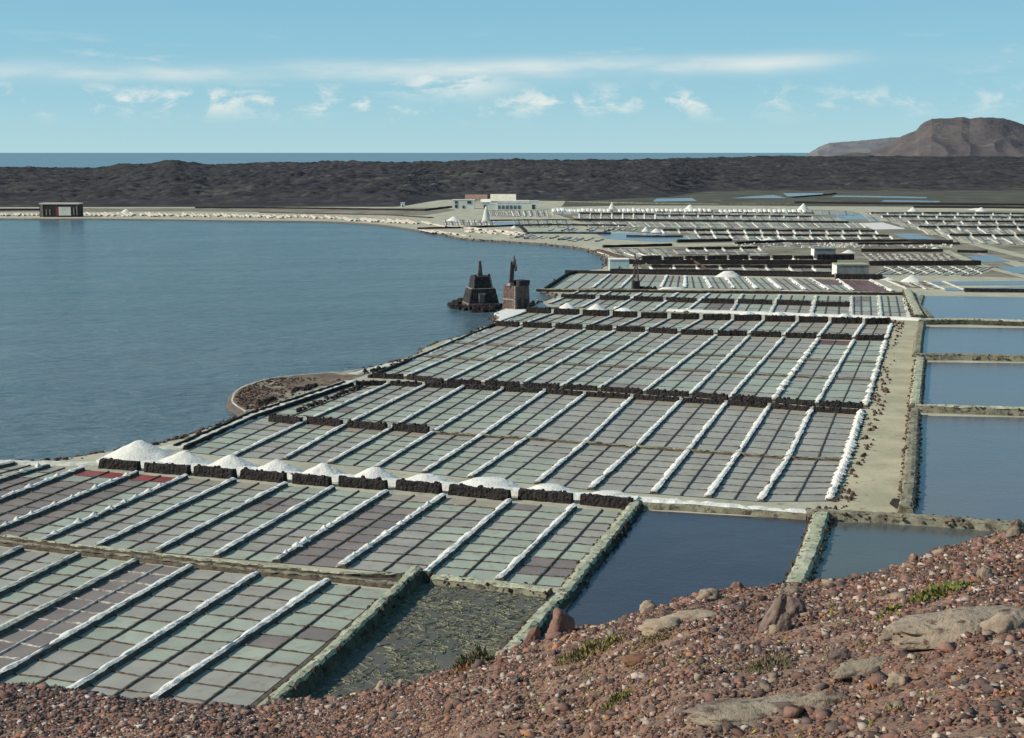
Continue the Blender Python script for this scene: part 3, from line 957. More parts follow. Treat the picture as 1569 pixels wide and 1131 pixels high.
long_wall([(1236, 794), (1270, 795), (1340, 798), (1430, 804), (1569, 815), (1720, 826)], 0.8, 1.5, 'brown_wall', 'long brown earth wall in front of the grey pond', name='pond_wall', top='brown_wall')
long_wall([(965, 777), (1040, 780), (1130, 786), (1236, 795)], 0.5, 1.0, 'brown_wall', 'brown bank edging the far side of the dark blue pond', name='pond_wall', seg=0.7)
long_wall([(1413, 455), (1408, 470), (1426, 488)], 0.6, 1.2, 'brown_wall', 'short earth wall at the end of the highest blue pond', name='pond_wall')
long_wall([(1387, 790), (1393, 755), (1397, 700), (1400, 650), (1402, 636)], 0.9, 1.6, 'brown_wall', 'ragged earth wall along the lowest blue pond', name='pond_wall', top='brown_wall')
long_wall([(1402, 628), (1406, 590), (1410, 556)], 1.0, 1.8, 'brown_wall', 'ragged earth wall along the middle blue pond', name='pond_wall', top='green_wall')
long_wall([(1405, 548), (1408, 520), (1412, 500)], 1.0, 1.6, 'brown_wall', 'short ragged wall along the second blue pond', name='pond_wall')
long_wall([(1402, 630.5), (1450, 632), (1569, 636), (1700, 640)], 1.0, 1.2, 'brown_wall', 'earth wall between the lowest and the middle blue pond', name='pond_wall', top='green_wall')
long_wall([(1406, 551), (1470, 551), (1569, 553), (1700, 556)], 1.0, 1.4, 'brown_wall', 'earth wall between the middle and the second blue pond', name='pond_wall', top='brown_wall')
long_wall([(1410, 496.5), (1480, 496), (1569, 499), (1700, 503)], 1.1, 2.4, 'dark_wall', 'broad wall between the second and the highest blue pond', name='pond_wall', top='flat')
long_wall([(1390, 449), (1398, 468), (1408, 489)], 1.0, 2.6, 'dark_wall', 'steep walled path at the head of the causeway', name='pond_wall', top='green_wall')
long_wall([(1374, 772), (1382, 781), (1392, 789)], 0.6, 1.0, 'lava', 'dark lump standing in for a small shadow at the causeway foot', cat='painted shadow', name='corner_shadow_lump', seg=0.5, jit=0.35)  # low dark lump put in for a small corner shadow
# west edge of the upper blocks: a double dark kerb
long_wall([(283, 689), (396, 639), (540, 590)], 0.5, 0.5, 'lava', 'dark stone kerb along the shore edge of the pans', name='stone_kerb', seg=0.7)
long_wall([(268, 686), (380, 637), (528, 588)], 0.45, 0.5, 'lava', 'dark outer kerb beside the white shore path', name='stone_kerb', seg=0.7)
long_wall([(566, 579), (660, 540), (757, 499)], 0.45, 0.6, 'lava', 'dark kerb at the shore edge of the wide middle pans', name='stone_kerb', seg=0.8)
long_wall([(822, 446.5), (900, 447.8), (960, 447.6), (1060, 449.2), (1200, 450), (1300, 451.5), (1400, 452)], 0.7, 1.2, 'lava', 'long dark wall under the fan of pans', name='stone_wall', seg=1.5, top='brown_wall')
long_wall([(866, 418.5), (935, 419.5), (1000, 420.5), (1100, 422), (1284, 425)], 0.9, 0.9, 'lava', 'long dark wall behind the fan of pans', name='stone_wall', seg=1.5)
long_wall([(836, 444), (869, 422), (884, 418)], 0.8, 0.8, 'lava', 'dark kerb at the lagoon corner of the fan of pans', name='stone_kerb', seg=1.2)

for sub, (ya, yb) in enumerate((((681, 560), (1333, 589)), ((705, 534), (1345, 556)))):
    xs = []
    for i, d in enumerate(D):
        t = (0.33, 0.60)[sub]
        p = along(d, t)
        xs.append(p)
    mb = MB()
    lump(mb, xs, [(-0.3, 0), (-0.2, 0.28), (0.2, 0.28), (0.3, 0)], 1.5, 0.08, 2.0)
    tag(mb.build('low_wall', M['divider']), ('near', 'far')[sub] + ' thin dark wall crossing the wide middle pans', 'wall')

# white salt path behind the wall row
mb = MB()
pts = P2([(1023, 476.5), (1074, 478.5), (1122, 479.8), (1221, 483), (1323, 487), (1372, 489), (1410, 491)])
lump(mb, pts, [(-1.2, 0), (-0.9, 0.5), (0.9, 0.5), (1.3, 0)], 2.0, 0.2, 3.3)
tag(mb.build('salt_path', M['salt']), kind='structure')
mb = MB()
pts = P2([(965, 768), (1000, 769), (1060, 774), (1130, 780), (1200, 787), (1245, 789)])
lump(mb, pts, [(-1.3, 0), (-0.9, 0.32), (0.5, 0.36), (1.0, 0)], 0.8, 0.25, 3.3)
tag(mb.build('salt_path', M['salt']), kind='structure')
mb = MB()
pts = P2([(190, 700), (250, 690), (283, 683), (350, 655), (420, 624), (500, 598), (536, 586)])
lump(mb, pts, [(-1.6, 0), (-1.1, 0.22), (1.0, 0.24), (1.5, 0)], 1.0, 0.3, 3.3)
tag(mb.build('shore_path', M['salt_dirty']), kind='structure')
mb = MB()
pts = P2([(540, 574), (640, 549), (690, 526), (745, 505)])
lump(mb, pts, [(-1.2, 0), (-0.8, 0.18), (0.8, 0.2), (1.2, 0)], 1.0, 0.3, 3.3)
tag(mb.build('shore_path', M['salt_dirty']), kind='structure')
# path at the head of the western bays of block B
mb = MB()
pts = P2([(-60, 707.5), (40, 710.5), (110, 712), (160, 711)])
lump(mb, pts, [(-1.0, 0), (-0.7, 0.25), (0.7, 0.25), (1.0, 0)], 0.8, 0.2, 3.3)
tag(mb.build('shore_path', M['salt_dirty']), kind='structure')

# causeway
mb = MB()
lft = P2([(1250, 790), (1278, 770), (1302, 706), (1326, 640), (1340, 600), (1352, 560), (1366, 510), (1370, 493)])
rgt = P2([(1400, 797), (1388, 770), (1394, 706), (1398, 640), (1402, 600), (1404, 560), (1409, 510), (1412, 492)])
lft, rgt = smooth_line(lft, 1), smooth_line(rgt, 1)
for i in range(len(lft) - 1):
    mb.quad((lft[i].x, lft[i].y, 0.05), (rgt[i].x, rgt[i].y, 0.05), (rgt[i + 1].x, rgt[i + 1].y, 0.05), (lft[i + 1].x, lft[i + 1].y, 0.05))
tag(mb.build('causeway_road', M['path']), kind='structure')
# tufts of dark stones along its west edge
mb = MB()
for k in range(260):
    t = random.random()
    p = Vector(at(*[(1316, 690), (1336, 622), (1352, 560), (1366, 512)][min(3, int(t * 4))]).to_2d())
    i = min(len(lft) - 2, int(t * (len(lft) - 1)))
    p = lft[i].lerp(lft[i + 1], random.random()) + Vector((random.uniform(-0.6, 2.2), 0))
    r = random.uniform(0.12, 0.4)
    mb.box((p.x, p.y, 0.04), r * 1.6, r * 1.3, r, random.uniform(0, 3), taper=0.5)
tag(mb.build('edge_stones', M['rubble_red']), kind='stuff')


# ------------------------------------------------------------------ ponds
def pond(px, m, z=0.02):
    mb = MB()
    p = [at(*q) for q in px]
    mb.add([(q.x, q.y, z) for q in p], [tuple(range(len(p)))])
    return tag(mb.build('pond_water', M[m]), kind='structure')


pond([(640, 1100), (860, 945), (980, 782), (1244, 797), (1212, 900), (1160, 990)], 'pond_dark')
pond([(1212, 960), (1272, 800), (1400, 803), (1569, 815), (1750, 830), (1600, 950)], 'pond_grey')
pond([(430, 1110), (640, 893), (840, 916), (750, 1050)], 'pond_weed')
pond([(1396, 797), (1406, 637), (1569, 640), (1760, 645), (1800, 830), (1569, 812)], 'pond_blue')
pond([(1413, 627), (1414, 555), (1569, 557), (1760, 560), (1780, 640), (1569, 632)], 'pond_blue')
pond([(1411, 543), (1416, 501), (1569, 503), (1740, 507), (1760, 550), (1569, 546)], 'pond_blue')
pond([(1421, 489), (1404, 453), (1569, 456), (1740, 459), (1740, 497), (1569, 492)], 'pond_blue')

# scum rafts on the weedy pond: short kinked strands lying on the water
mb = MB()
q = [at(430, 1110), at(640, 895), at(838, 918), at(760, 1040)]
for k in range(2000):
    u, v = random.random(), random.random()
    p = q[0].lerp(q[1], v).lerp(q[3].lerp(q[2], v), u)
    if nz(p.x * 0.22, p.y * 0.22, 4) < -0.25 and random.random() < 0.8:
        continue
    a = random.gauss(0.5, 0.9)
    n = random.randint(2, 5)
    pts = [p.to_2d()]
    for _ in range(n):
        a += random.uniform(-0.8, 0.8)
        pts.append(pts[-1] + Vector((math.cos(a), math.sin(a))) * random.uniform(0.18, 0.4))
    w = random.uniform(0.02, 0.055)
    lump(mb, pts, [(-w, 0), (0, w * 1.3), (w, 0)], 0.3, 0.05, k, 0.015, freq=3, caps=False)
tag(mb.build('pond_weed', M['weed']), kind='stuff')


# ------------------------------------------------------------------ salt heaps
def heap(base_px, peak_py, w_px, label, group, depth=0.8, mat_='salt', flat=0.0, cat='salt heap', z0=0.0, skew=0.12, name='salt_heap', rings=14, segs=40):
    c = at(base_px[0], base_px[1])
    k = mpp(c)
    rx = w_px * k / 2
    ry = rx * depth
    c = Vector((c.x, c.y + ry, 0))
    h = at_y(base_px[0], peak_py, c.y).z - z0
    mb = MB()
    vs, fs = [], []
    sd = base_px[0] * 0.37
    for r in range(rings + 1):
        t = r / rings
        for s in range(segs):
            a = s * 2 * math.pi / segs
            # heaps are tipped from baskets: ridged flanks, a flatter rim and a blunt top
            rr = flat + (1 - flat) * t
            zz = (1 - t) ** 0.97 * h
            w = 1 + 0.10 * nz(math.cos(a) * 1.6 + sd, math.sin(a) * 1.6, t * 1.2) * (0.3 + t)
            x = c.x + math.cos(a) * rx * rr * w + skew * rx * (1 - t)
            y = c.y + math.sin(a) * ry * rr * w
            zz += (nz(x * 1.3, y * 1.3, sd) * 0.12 + nz(x * 3.1, y * 3.1, sd) * 0.05) * h * (1 - t) * (0.35 + t)
            vs.append((x, y, max(z0, z0 + zz) if r < rings else z0 - 0.02))
    top = len(vs)
    vs.append((c.x + skew * rx, c.y, z0 + h * (1.0 if flat < 0.2 else 0.985)))
    for s in range(segs):
        fs.append((s, (s + 1) % segs, top))
    for r in range(rings):
        for s in range(segs):
            a, b = r * segs + s, r * segs + (s + 1) % segs
            fs.append((a, a + segs, b + segs, b))
    mb.add(vs, fs)
    o = mb.build(name, M[mat_], smooth=False, origin=(c.x, c.y, z0))
    for f in o.data.polygons:
        f.use_smooth = True
    return tag(o, label, cat, group)


HEAPS = [(203, 714, 675, 102, 0.06, 'tallest white salt heap, at the lagoon end of the row'),
         (274, 720, 691, 82, 0.06, 'white salt heap next to the tallest one'),
         (348, 726, 697, 76, 0.08, 'third white salt heap from the lagoon, with a slumped side'),
         (420, 732, 704, 72, 0.08, 'fourth white salt heap in the row from the lagoon'),
         (492, 738, 710, 72, 0.10, 'fifth white salt heap, a plain cone in mid row'),
         (571, 744, 716, 74, 0.14, 'sixth white salt heap, blunt topped'),
         (650, 749, 727, 80, 0.22, 'seventh salt heap, low and rounded'),
         (746, 757, 734, 98, 0.42, 'broad flat topped salt heap over the longest lava wall'),
         (840, 764, 743, 80, 0.34, 'low flat salt heap, next to last in the row'),
         (933, 772, 754, 80, 0.40, 'last low salt heap, at the pond end of the row')]
for x, yb, yp, w, fl, lb in HEAPS:
    heap((x, yb - 1), yp, w * 1.22, lb, 'big salt heaps above the lava walls', 0.62, flat=fl, skew=0.02)
# salt bank on which they stand
mb = MB()
pts = P2([(150, 711), (252, 717), (330, 723), (450, 733), (560, 740), (690, 751), (820, 761), (975, 772)])
lump(mb, pts, [(-2.2, 0), (-1.4, 0.55), (0.3, 0.6), (0.6, 0)], 0.8, 0.25, 3.3)
tag(mb.build('salt_bank', M['salt']), kind='structure')

for i, (x, yb, yp, w) in enumerate([(829, 474, 463.5, 31), (870, 475.5, 464, 34), (915, 477, 465.5, 34), (957, 478.5, 472, 36), (1147, 484.5, 477.5, 30), (1196, 486, 478.5, 28), (1245, 487.5, 480, 28), (1297, 489.5, 480.8, 30)]):
    lb = ['small sharp salt cone nearest the ruined mill', 'second small salt cone from the ruined mill', 'third small salt cone from the ruined mill', 'low salt mound beside the three cones',
          'flat salt mound on the white path, first of four', 'second flat salt mound on the white path', 'third flat salt mound on the white path', 'salt mound nearest the causeway on the white path'][i]
    heap((x, yb), yp, w, lb, 'small salt heaps along the white path', 0.7, flat=0.1 if i < 3 else 0.3, skew=0.0)
heap((1118, 425), 415.5, 40, 'wide white salt heap on the fan of pans', None, 0.6, flat=0.35, skew=0.0)
heap((1400, 433), 422, 36, 'pointed white salt heap beside the grey store', None, 0.6, flat=0.1, skew=0.0)
heap((1360, 429), 425, 26, 'low white salt heap in the shadow end of the grey store', None, 0.6, flat=0.2, skew=0.0)
heap((1435, 385), 379, 24, 'white salt heap on the long wall by the green road', None, 0.6, flat=0.2, skew=0.0)
heap((1030, 446), 440.5, 50, 'long low salt heap beside the wind pump', None, 0.35, flat=0.6, skew=0.0)
heap((1220, 449.3), 445, 60, 'long low salt heap on the wall under the fan of pans', None, 0.3, flat=0.65, skew=0.0)

# small piles raked up along some ridges
PILE_MESH = []


def pile_at(p, s, z, label, group):
    if not PILE_MESH:
        for v in range(4):
            mb = MB()
            vs, fs = [], []
            for r, (rr, zz) in enumerate(((1.0, 0.0), (0.72, 0.34), (0.38, 0.70), (0.12, 0.95))):
                for k in range(10):
                    a = k * math.pi / 5
                    w = 1 + 0.22 * nz(math.cos(a) * 1.5 + v * 7, math.sin(a) * 1.5, rr)
                    vs.append((math.cos(a) * rr * w, math.sin(a) * rr * w, zz))
            vs.append((0.05, 0, 1.0))
            for r in range(3):
                for k in range(10):
                    fs.append((r * 10 + k, r * 10 + (k + 1) % 10, (r + 1) * 10 + (k + 1) % 10, (r + 1) * 10 + k))
            fs += [(30 + k, 30 + (k + 1) % 10, 40) for k in range(10)]
            mb.add(vs, fs)
            o = mb.build('salt_pile', M['salt'], origin=(0, 0, 0))
            PILE_MESH.append(o.data)
            bpy.data.objects.remove(o)
    o = bpy.data.objects.new('salt_pile', random.choice(PILE_MESH))
    COL.objects.link(o)
    o.location = (p.x, p.y, z)
    o.rotation_euler = (0, 0, random.uniform(0, 6))
    o.scale = (s * random.uniform(0.85, 1.3), s * random.uniform(0.85, 1.3), s * random.uniform(0.65, 1.1))
    tag(o, label, 'salt pile', group)


for i, lab_ in ((1, 'raked salt pile on the shore side ridge of the pink pans'), (2, 'raked salt pile on the first ridge before the red pans'), (3, 'raked salt pile on the ridge under the red pans'),
                (4, 'raked salt pile on the ridge ending at the second heap'), (8, 'raked salt pile on the ridge left of the brown pans'), (9, 'raked salt pile on the ridge right of the brown pans')):
    lab_ = lab_.replace('left', 'west').replace('right', 'east')
    a, b = B[i]
    L = (b - a).length
    lo, hi = (0.05, 0.98) if i < 5 else (0.0, 0.62) if i == 9 else (0.0, 0.62)
    if i == 9:
        lo, hi = 0.05, 0.9
    n = int(L * (hi - lo) / 2.9)
    for k in range(n):
        t = lo + (hi - lo) * (k + random.uniform(0.2, 0.8)) / n
        pile_at(a.lerp(b, t), random.uniform(0.36, 0.52), 0.36, lab_ + ', %s from the channel' % ORD[k], lab_.replace('raked salt pile', 'raked salt piles'))
    if False:
        break
a, b = C1[-1]
for seg_, lab_ in ((C1[-1], 'white salt pile in the broken line beside the causeway'), (C2[-1], 'small white salt pile at the upper edge of the causeway')):
    n = int((seg_[1] - seg_[0]).length / 1.9)
    for k in range(n):
        pile_at(seg_[0].lerp(seg_[1], (k + random.uniform(.2, .8)) / n), 0.62, 0.3, lab_ + ', %s from near end' % ORD[min(k, 19)], lab_.replace('pile', 'piles'))
for i, lab_ in ((10, 'small salt pile on the tenth ridge of the wide middle pans'), (12, 'small salt pile at the causeway edge of the wide middle pans')):
    a, b = D[i]
    n = 14
    for k in range(n):
        pile_at(a.lerp(b, (k + random.uniform(.2, .8)) / n), 0.6, 0.35, lab_ + ', %s from near end' % ORD[k], lab_.replace('pile', 'piles'))

# ------------------------------------------------------------------ shore stones
mb = MB()
for i in range(len(shw) - 1):
    p, n_, q = shw[i]
    p2 = shw[i + 1][0]
    L = (p2 - p).length
    if p.y > 700 or (at(372, 640).y < p.y < at(560, 566).y and p.x < at(560, 566).x + 6):
        continue
    dens = 5 if p.y < 260 else 1.2
    for k in range(int(L * dens)):
        t = random.random()
        c = p.lerp(p2, t) + n_ * random.gauss(0.6, 0.7)
        if abs(c.x / max(c.y, 1)) > 0.42:
            continue
        r = random.uniform(0.08, 0.32) if random.random() < 0.85 else random.uniform(0.3, 0.5)
        d_ = (c - p.lerp(p2, t)).dot(n_)
        mb.box((c.x, c.y, -0.12 - 0.4 * max(0, min(1.3, d_))), r * 2, r * 1.7, r * 1.1, random.uniform(0, 3), taper=0.5)
tag(mb.build('shore_stones', M['rubble_red']), kind='stuff')
mb = MB()
for (x0, y0, x1, y1, n_) in ((395, 620, 420, 612, 40), (450, 600, 480, 593, 40), (455, 632, 560, 590, 60), (560, 572, 640, 548, 50)):
    for k in range(n_):
        t = random.random()
        c = at(x0 + (x1 - x0) * t + random.uniform(-6, 6), y0 + (y1 - y0) * t + random.uniform(-2, 2))
        r = random.uniform(0.15, 0.5)
        mb.box((c.x, c.y, -0.02), r * 2, r * 1.6, r * 1.1, random.uniform(0, 3), taper=0.5)
tag(mb.build('dark_stones', M['lava']), kind='stuff')
mb = MB()
for k in range(520):
    t = random.random()
    yy_ = 580 + 48 * t
    x0_ = np.interp(yy_, [578, 586, 597, 611, 619, 632], [422, 392, 366, 358, 361, 384])
    c = at(x0_ + abs(random.gauss(0, 38)) + 3, yy_)
    r = random.uniform(0.08, 0.3)
    mb.box((c.x, c.y, -0.01), r * 2, r * 1.7, r * 0.9, random.uniform(0, 3), taper=0.5)
tag(mb.build('spit_stones', M['rubble_red']), kind='stuff')

# ------------------------------------------------------------------ ruined mills
def ring(c, sx, sy, rot, z):
    cr, sr = math.cos(rot), math.sin(rot)
    return [(c[0] + x * cr - y * sr, c[1] + x * sr + y * cr, z) for x, y in ((-sx / 2, -sy / 2), (sx / 2, -sy / 2), (sx / 2, sy / 2), (-sx / 2, sy / 2))]


def stone_courses(mb, lo, hi, z0, z1, n, skip=None):
    """proud stones over a battered wall: blocks set into the faces of a square tower"""
    for f in range(4):
        a0, a1 = Vector(lo[f]), Vector(lo[(f + 1) % 4])
        b0, b1 = Vector(hi[f]), Vector(hi[(f + 1) % 4])
        nrm = Vector(((a1 - a0).y, -(a1 - a0).x, 0)).normalized()
        rows = n
        for r in range(rows):
            t0, t1 = r / rows, (r + 1) / rows
            w = (a1 - a0).length * (1 - t0) + (b1 - b0).length * t0
            k = max(3, int(w / 0.55))
            for i in range(k):
                u0 = (i + 0.08 + (0.3 if r % 2 else 0) * (0 < i)) / k
                u1 = min(1.0, (i + 0.9 + (0.3 if r % 2 else 0)) / k)
                p = [a0.lerp(a1, u0).lerp(b0.lerp(b1, u0), t0 + 0.1 / rows), a0.lerp(a1, u1).lerp(b0.lerp(b1, u1), t0 + 0.1 / rows),
                     a0.lerp(a1, u1).lerp(b0.lerp(b1, u1), t1 - 0.08 / rows), a0.lerp(a1, u0).lerp(b0.lerp(b1, u0), t1 - 0.08 / rows)]
                d = nrm * random.uniform(0.03, 0.11)
                mb.add([tuple(x) for x in p] + [tuple(x.lerp((p[0] + p[2]) / 2, 0.12) + d) for x in p],
                       [(0, 1, 5, 4), (1, 2, 6, 5), (2, 3, 7, 6), (3, 0, 4, 7), (4, 5, 6, 7)])


def mill_one():
    c = at(736, 469)
    c = Vector((c.x, c.y + 3.4, 0))
    k = mpp(c)
    rot = rad(14)
    t = empty('ruined_windmill', c, 'ruined stone mill tower standing in the water, with a tapering stump on top', 'windmill')
    z = lambda py: at_y(736, py, c.y - 3).z
    zb, z1, z2, zm = z(465.5), z(442.5), z(424), z(401)
    W0, W1, W2, W3 = 47 * k, 37 * k, 31 * k, 25.5 * k
    # plinth of rubble round its foot
    mb = MB()
    mb.frustum(ring(c, W0 * 1.12, W0 * 1.12, rot, -1.1), ring(c, W0 * 1.06, W0 * 1.06, rot, zb))
    lo, hi = ring(c, W0 * 1.12, W0 * 1.12, rot, -1.1), ring(c, W0 * 1.06, W0 * 1.06, rot, zb)
    stone_courses(mb, lo, hi, 0, 0, 4)
    mb.build('plinth', M['stone_brown'], t)
    mb = MB()
    lo, hi = ring(c, W0, W0, rot, zb), ring(c, W1, W1, rot, z1)
    mb.frustum(lo, hi)
    stone_courses(mb, lo, hi, 0, 0, 8)
    mb.build('lower_tier', M['stone_dark'], t)
    mb = MB()
    lo, hi = ring(c, W2, W2, rot, z1), ring(c, W3, W3, rot, z2)
    mb.frustum(lo, hi)
    stone_courses(mb, lo, hi, 0, 0, 7)
    mb.build('upper_tier', M['stone_dark'], t)
    for zz, w in ((zb, W0 + 0.18), (z1 - 0.12, W1 + 0.16)):
        mb = MB()
        mb.box((c.x, c.y, zz), w, w, 0.16, rot)
        mb.build('ledge', M['stone_pale'], t)
    # pale quoins on the upper tier
    for sx in (-1, 1):
        mb = MB()
        for q in range(5):
            zz = z1 + (z2 - z1) * (q + 0.2) / 5.2
            w = W2 + (W3 - W2) * (q + 0.5) / 5
            off = Vector((sx * (w / 2 - 0.16), -w / 2 - 0.02, 0))
            x = c.x + off.x * math.cos(rot) - off.y * math.sin(rot)
            y = c.y + off.x * math.sin(rot) + off.y * math.cos(rot)
            mb.box((x, y, zz), 0.30, 0.2, (z2 - z1) / 6.5, rot)
        mb.build('quoin', M['stone_pale'], t)
    # parapet stubs
    for sx, h in ((-1, 0.45), (1, 0.55)):
        mb = MB()
        off = Vector((sx * (W3 / 2 - 0.35), -W3 / 2 + 0.3, 0))
        mb.box((c.x + off.x * math.cos(rot) - off.y * math.sin(rot), c.y + off.x * math.sin(rot) + off.y * math.cos(rot), z2), 0.6, 0.5, h, rot, taper=0.75)
        mb.build('parapet_stub', M['stone_dark'], t)
    # doorway
    fx, fy = math.sin(rot), -math.cos(rot)
    for nm, wd, h0, h1, off, m in (('doorway', 1.15, 0.25, 2.2, 0.07, 'glass'), ('door_lintel', 1.75, 2.2, 2.65, 0.14, 'stone_pale')):
        mb = MB()
        hm = (h0 + h1) / 2
        d = W0 / 2 + (W1 / 2 - W0 / 2) * ((hm) / (z1 - zb)) + off
        mb.box((c.x + fx * d - 0.4 * math.cos(rot), c.y + fy * d - 0.4 * math.sin(rot), zb + h0), wd, 0.35, h1 - h0, rot)
        mb.build(nm, M[m], t)
    mb = MB()
    for sx in (-0.72,):
        hm = 1.2
        d = W0 / 2 + (W1 / 2 - W0 / 2) * (hm / (z1 - zb)) + 0.1
        mb.box((c.x + fx * d + (sx - 0.4) * math.cos(rot), c.y + fy * d + (sx - 0.4) * math.sin(rot), zb + 0.25), 0.28, 0.35, 1.95, rot)
    mb.build('door_jamb', M['stone_pale'], t)
    # stump of the cap post
    mb = MB()
    pc = (c.x - 0.15, c.y - 0.3)
    lo = ring(pc, 1.25, 1.1, rot, z2)
    hi = ring((pc[0] + 0.02, pc[1]), 0.5, 0.45, rot, zm)
    mb.frustum(lo, hi)
    mb.build('post_stump', M['stone_pale' if False else 'stone_brown'], t)
    mb = MB()
    mb.box((pc[0] - 0.22, pc[1] - 0.45, z2 + 0.1), 0.32, 0.12, (zm - z2) * 0.9, rot, taper=0.4)
    mb.build('post_plank', M['stone_pale'], t)
    # boulders of its islet
    isl = MB()
    for kx in range(190):
        u = random.random()
        px = 690 + 78 * u
        py = 471 + 4 * math.sin(u * 3.14) + random.uniform(-2, 1.5)
        if 712 < px < 766 and random.random() < 0.5:
            py = random.uniform(474, 480) - abs(px - 737) * 0.1
        p = at(px, py, LAGOON_Z)
        r = random.uniform(0.3, 0.85)
        isl.box((p.x, p.y, LAGOON_Z - 0.4), r * 2, r * 1.8, 0.4 + r * 1.25, random.uniform(0, 3), taper=0.5)
    for kx in range(36):
        p = at(690 + kx * 0.7, 470 - random.uniform(0, 3), LAGOON_Z)
        r = random.uniform(0.5, 1.1)
        isl.box((p.x, p.y + random.uniform(0, 2), LAGOON_Z - 0.4), r * 2, r * 1.8, 0.6 + r * min(1.4, 0.5 + kx * 0.04), random.uniform(0, 3), taper=0.5)
    tag(isl.build('islet_boulders', M['lava']), kind='stuff')


def mill_two():
    c = at(791, 475)
    c = Vector((c.x, c.y + 3.2, 0))
    k = mpp(c)
    rot = rad(40)
    t = empty('ruined_windmill', c, 'broken brown stone mill base on the shore with splintered timbers', 'windmill')
    z = lambda py: at_y(791, py, c.y - 3).z
    z1, z2 = z(439), z(431)
    S0, S1 = 30 * k, 27.5 * k
    mb = MB()
    lo, hi = ring(c, S0, S0, rot, -0.4), ring(c, S1, S1, rot, z1)
    mb.frustum(lo, hi)
    stone_courses(mb, lo, hi, 0, 0, 11)
    mb.build('mill_base', M['stone_brown'], t)
    mb = MB()
    lo = ring((c.x + 1.0, c.y + 0.3), S1 * 0.78, S1 * 0.72, rot, z1)
    hi = ring((c.x + 1.0, c.y + 0.3), S1 * 0.76, S1 * 0.70, rot, z2)
    mb.frustum(lo, hi)
    stone_courses(mb, lo, hi, 0, 0, 2)
    mb.build('upper_tier', M['stone_dark'], t)
    mb = MB()
    fx, fy = math.sin(rot), -math.cos(rot)
    # band across the face that looks left
    nx, ny = -math.cos(rot), -math.sin(rot)
    d = S0 / 2 * 0.965
    for sg in ('ledge',):
        mb.box((c.x + nx * d, c.y + ny * d, z(460) - 0.1), 0.3, S0 * 0.86, 0.32, rot)
        mb.build('ledge', M['stone_pale'], t)
    for off, ht in ((-0.9, 2.6), (0.95, 2.4)):
        mb = MB()
        d = S0 / 2 * 0.955
        mb.box((c.x + fx * d + off * math.cos(rot), c.y + fy * d + off * math.sin(rot), 0.0), 1.0, 0.5, ht, rot)
        mb.build('archway', M['stone_dark'], t)
    mb = MB()
    d = S0 / 2 * 0.96
    for q in range(9):
        h = z1 * q / 9
        w = d + (S1 / 2 - S0 / 2) * q / 9
        mb.box((c.x + (nx + fx) * w, c.y + (ny + fy) * w, h + 0.05), 0.35, 0.35, z1 / 11, rot)
    mb.build('quoin', M['stone_pale'], t)
    # splintered timbers: a thick leaning post and a taller one with a hanging head
    b1 = at_y(783.5, 431, c.y - 1)
    mb = MB()
    mb.frustum(ring((b1.x, b1.y), 1.15, 0.8, rad(10), z1 - 0.1), ring((b1.x + 0.05, b1.y), 0.42, 0.4, rad(10), z(401.5)))
    mb.build('post', M['wood'], t)
    mb = MB()
    p0, p1 = at_y(785.5, 428, c.y - 0.8), at_y(788, 392, c.y - 0.8)
    mb.beam(p0, p1, 0.30, 0.16)
    mb.build('tall_post', M['wood'], t)
    mb = MB()
    p2, p3 = at_y(788.6, 397, c.y - 0.9), at_y(790.5, 413, c.y - 0.9)
    mb.beam(p2, p3, 0.22, 0.34)
    mb.beam(p3, at_y(789.8, 416, c.y - 0.9), 0.34, 0.12)
    mb.build('hanging_head', M['wood'], t)
    mb = MB()
    mb.beam(at_y(786, 405, c.y - 0.9), at_y(791, 404, c.y - 0.9), 0.12, 0.12)
    mb.build('cross_arm', M['wood'], t)
    mb = MB()
    mb.box((b1.x - 0.2, b1.y - 0.2, z1), 1.6, 1.4, 0.7, rot, taper=0.7)
    mb.build('post_footing', M['stone_pale'], t)


mill_one()
mill_two()
# white salt spill at the water's edge beside the second mill
mb = MB()
pv = [at(*p) for p in [(757, 481), (775, 474), (806, 475), (800, 482), (770, 496), (760, 492), (768, 486)]]
prism(mb, pv, -0.4, 0.16)
tag(mb.build('salt_spill', M['salt']), kind='structure')
mb = MB()
for kx in range(60):
    p = at(random.uniform(813, 836), 0 + random.uniform(464, 474))
    if p.x < at(811, 470).x:
        continue
    r = random.uniform(0.2, 0.5)
    mb.box((p.x - 1.0, p.y + 2, -0.4), r * 2, r * 1.7, 0.4 + r, random.uniform(0, 3), taper=0.5)
tag(mb.build('shore_boulders', M['lava']), kind='stuff')


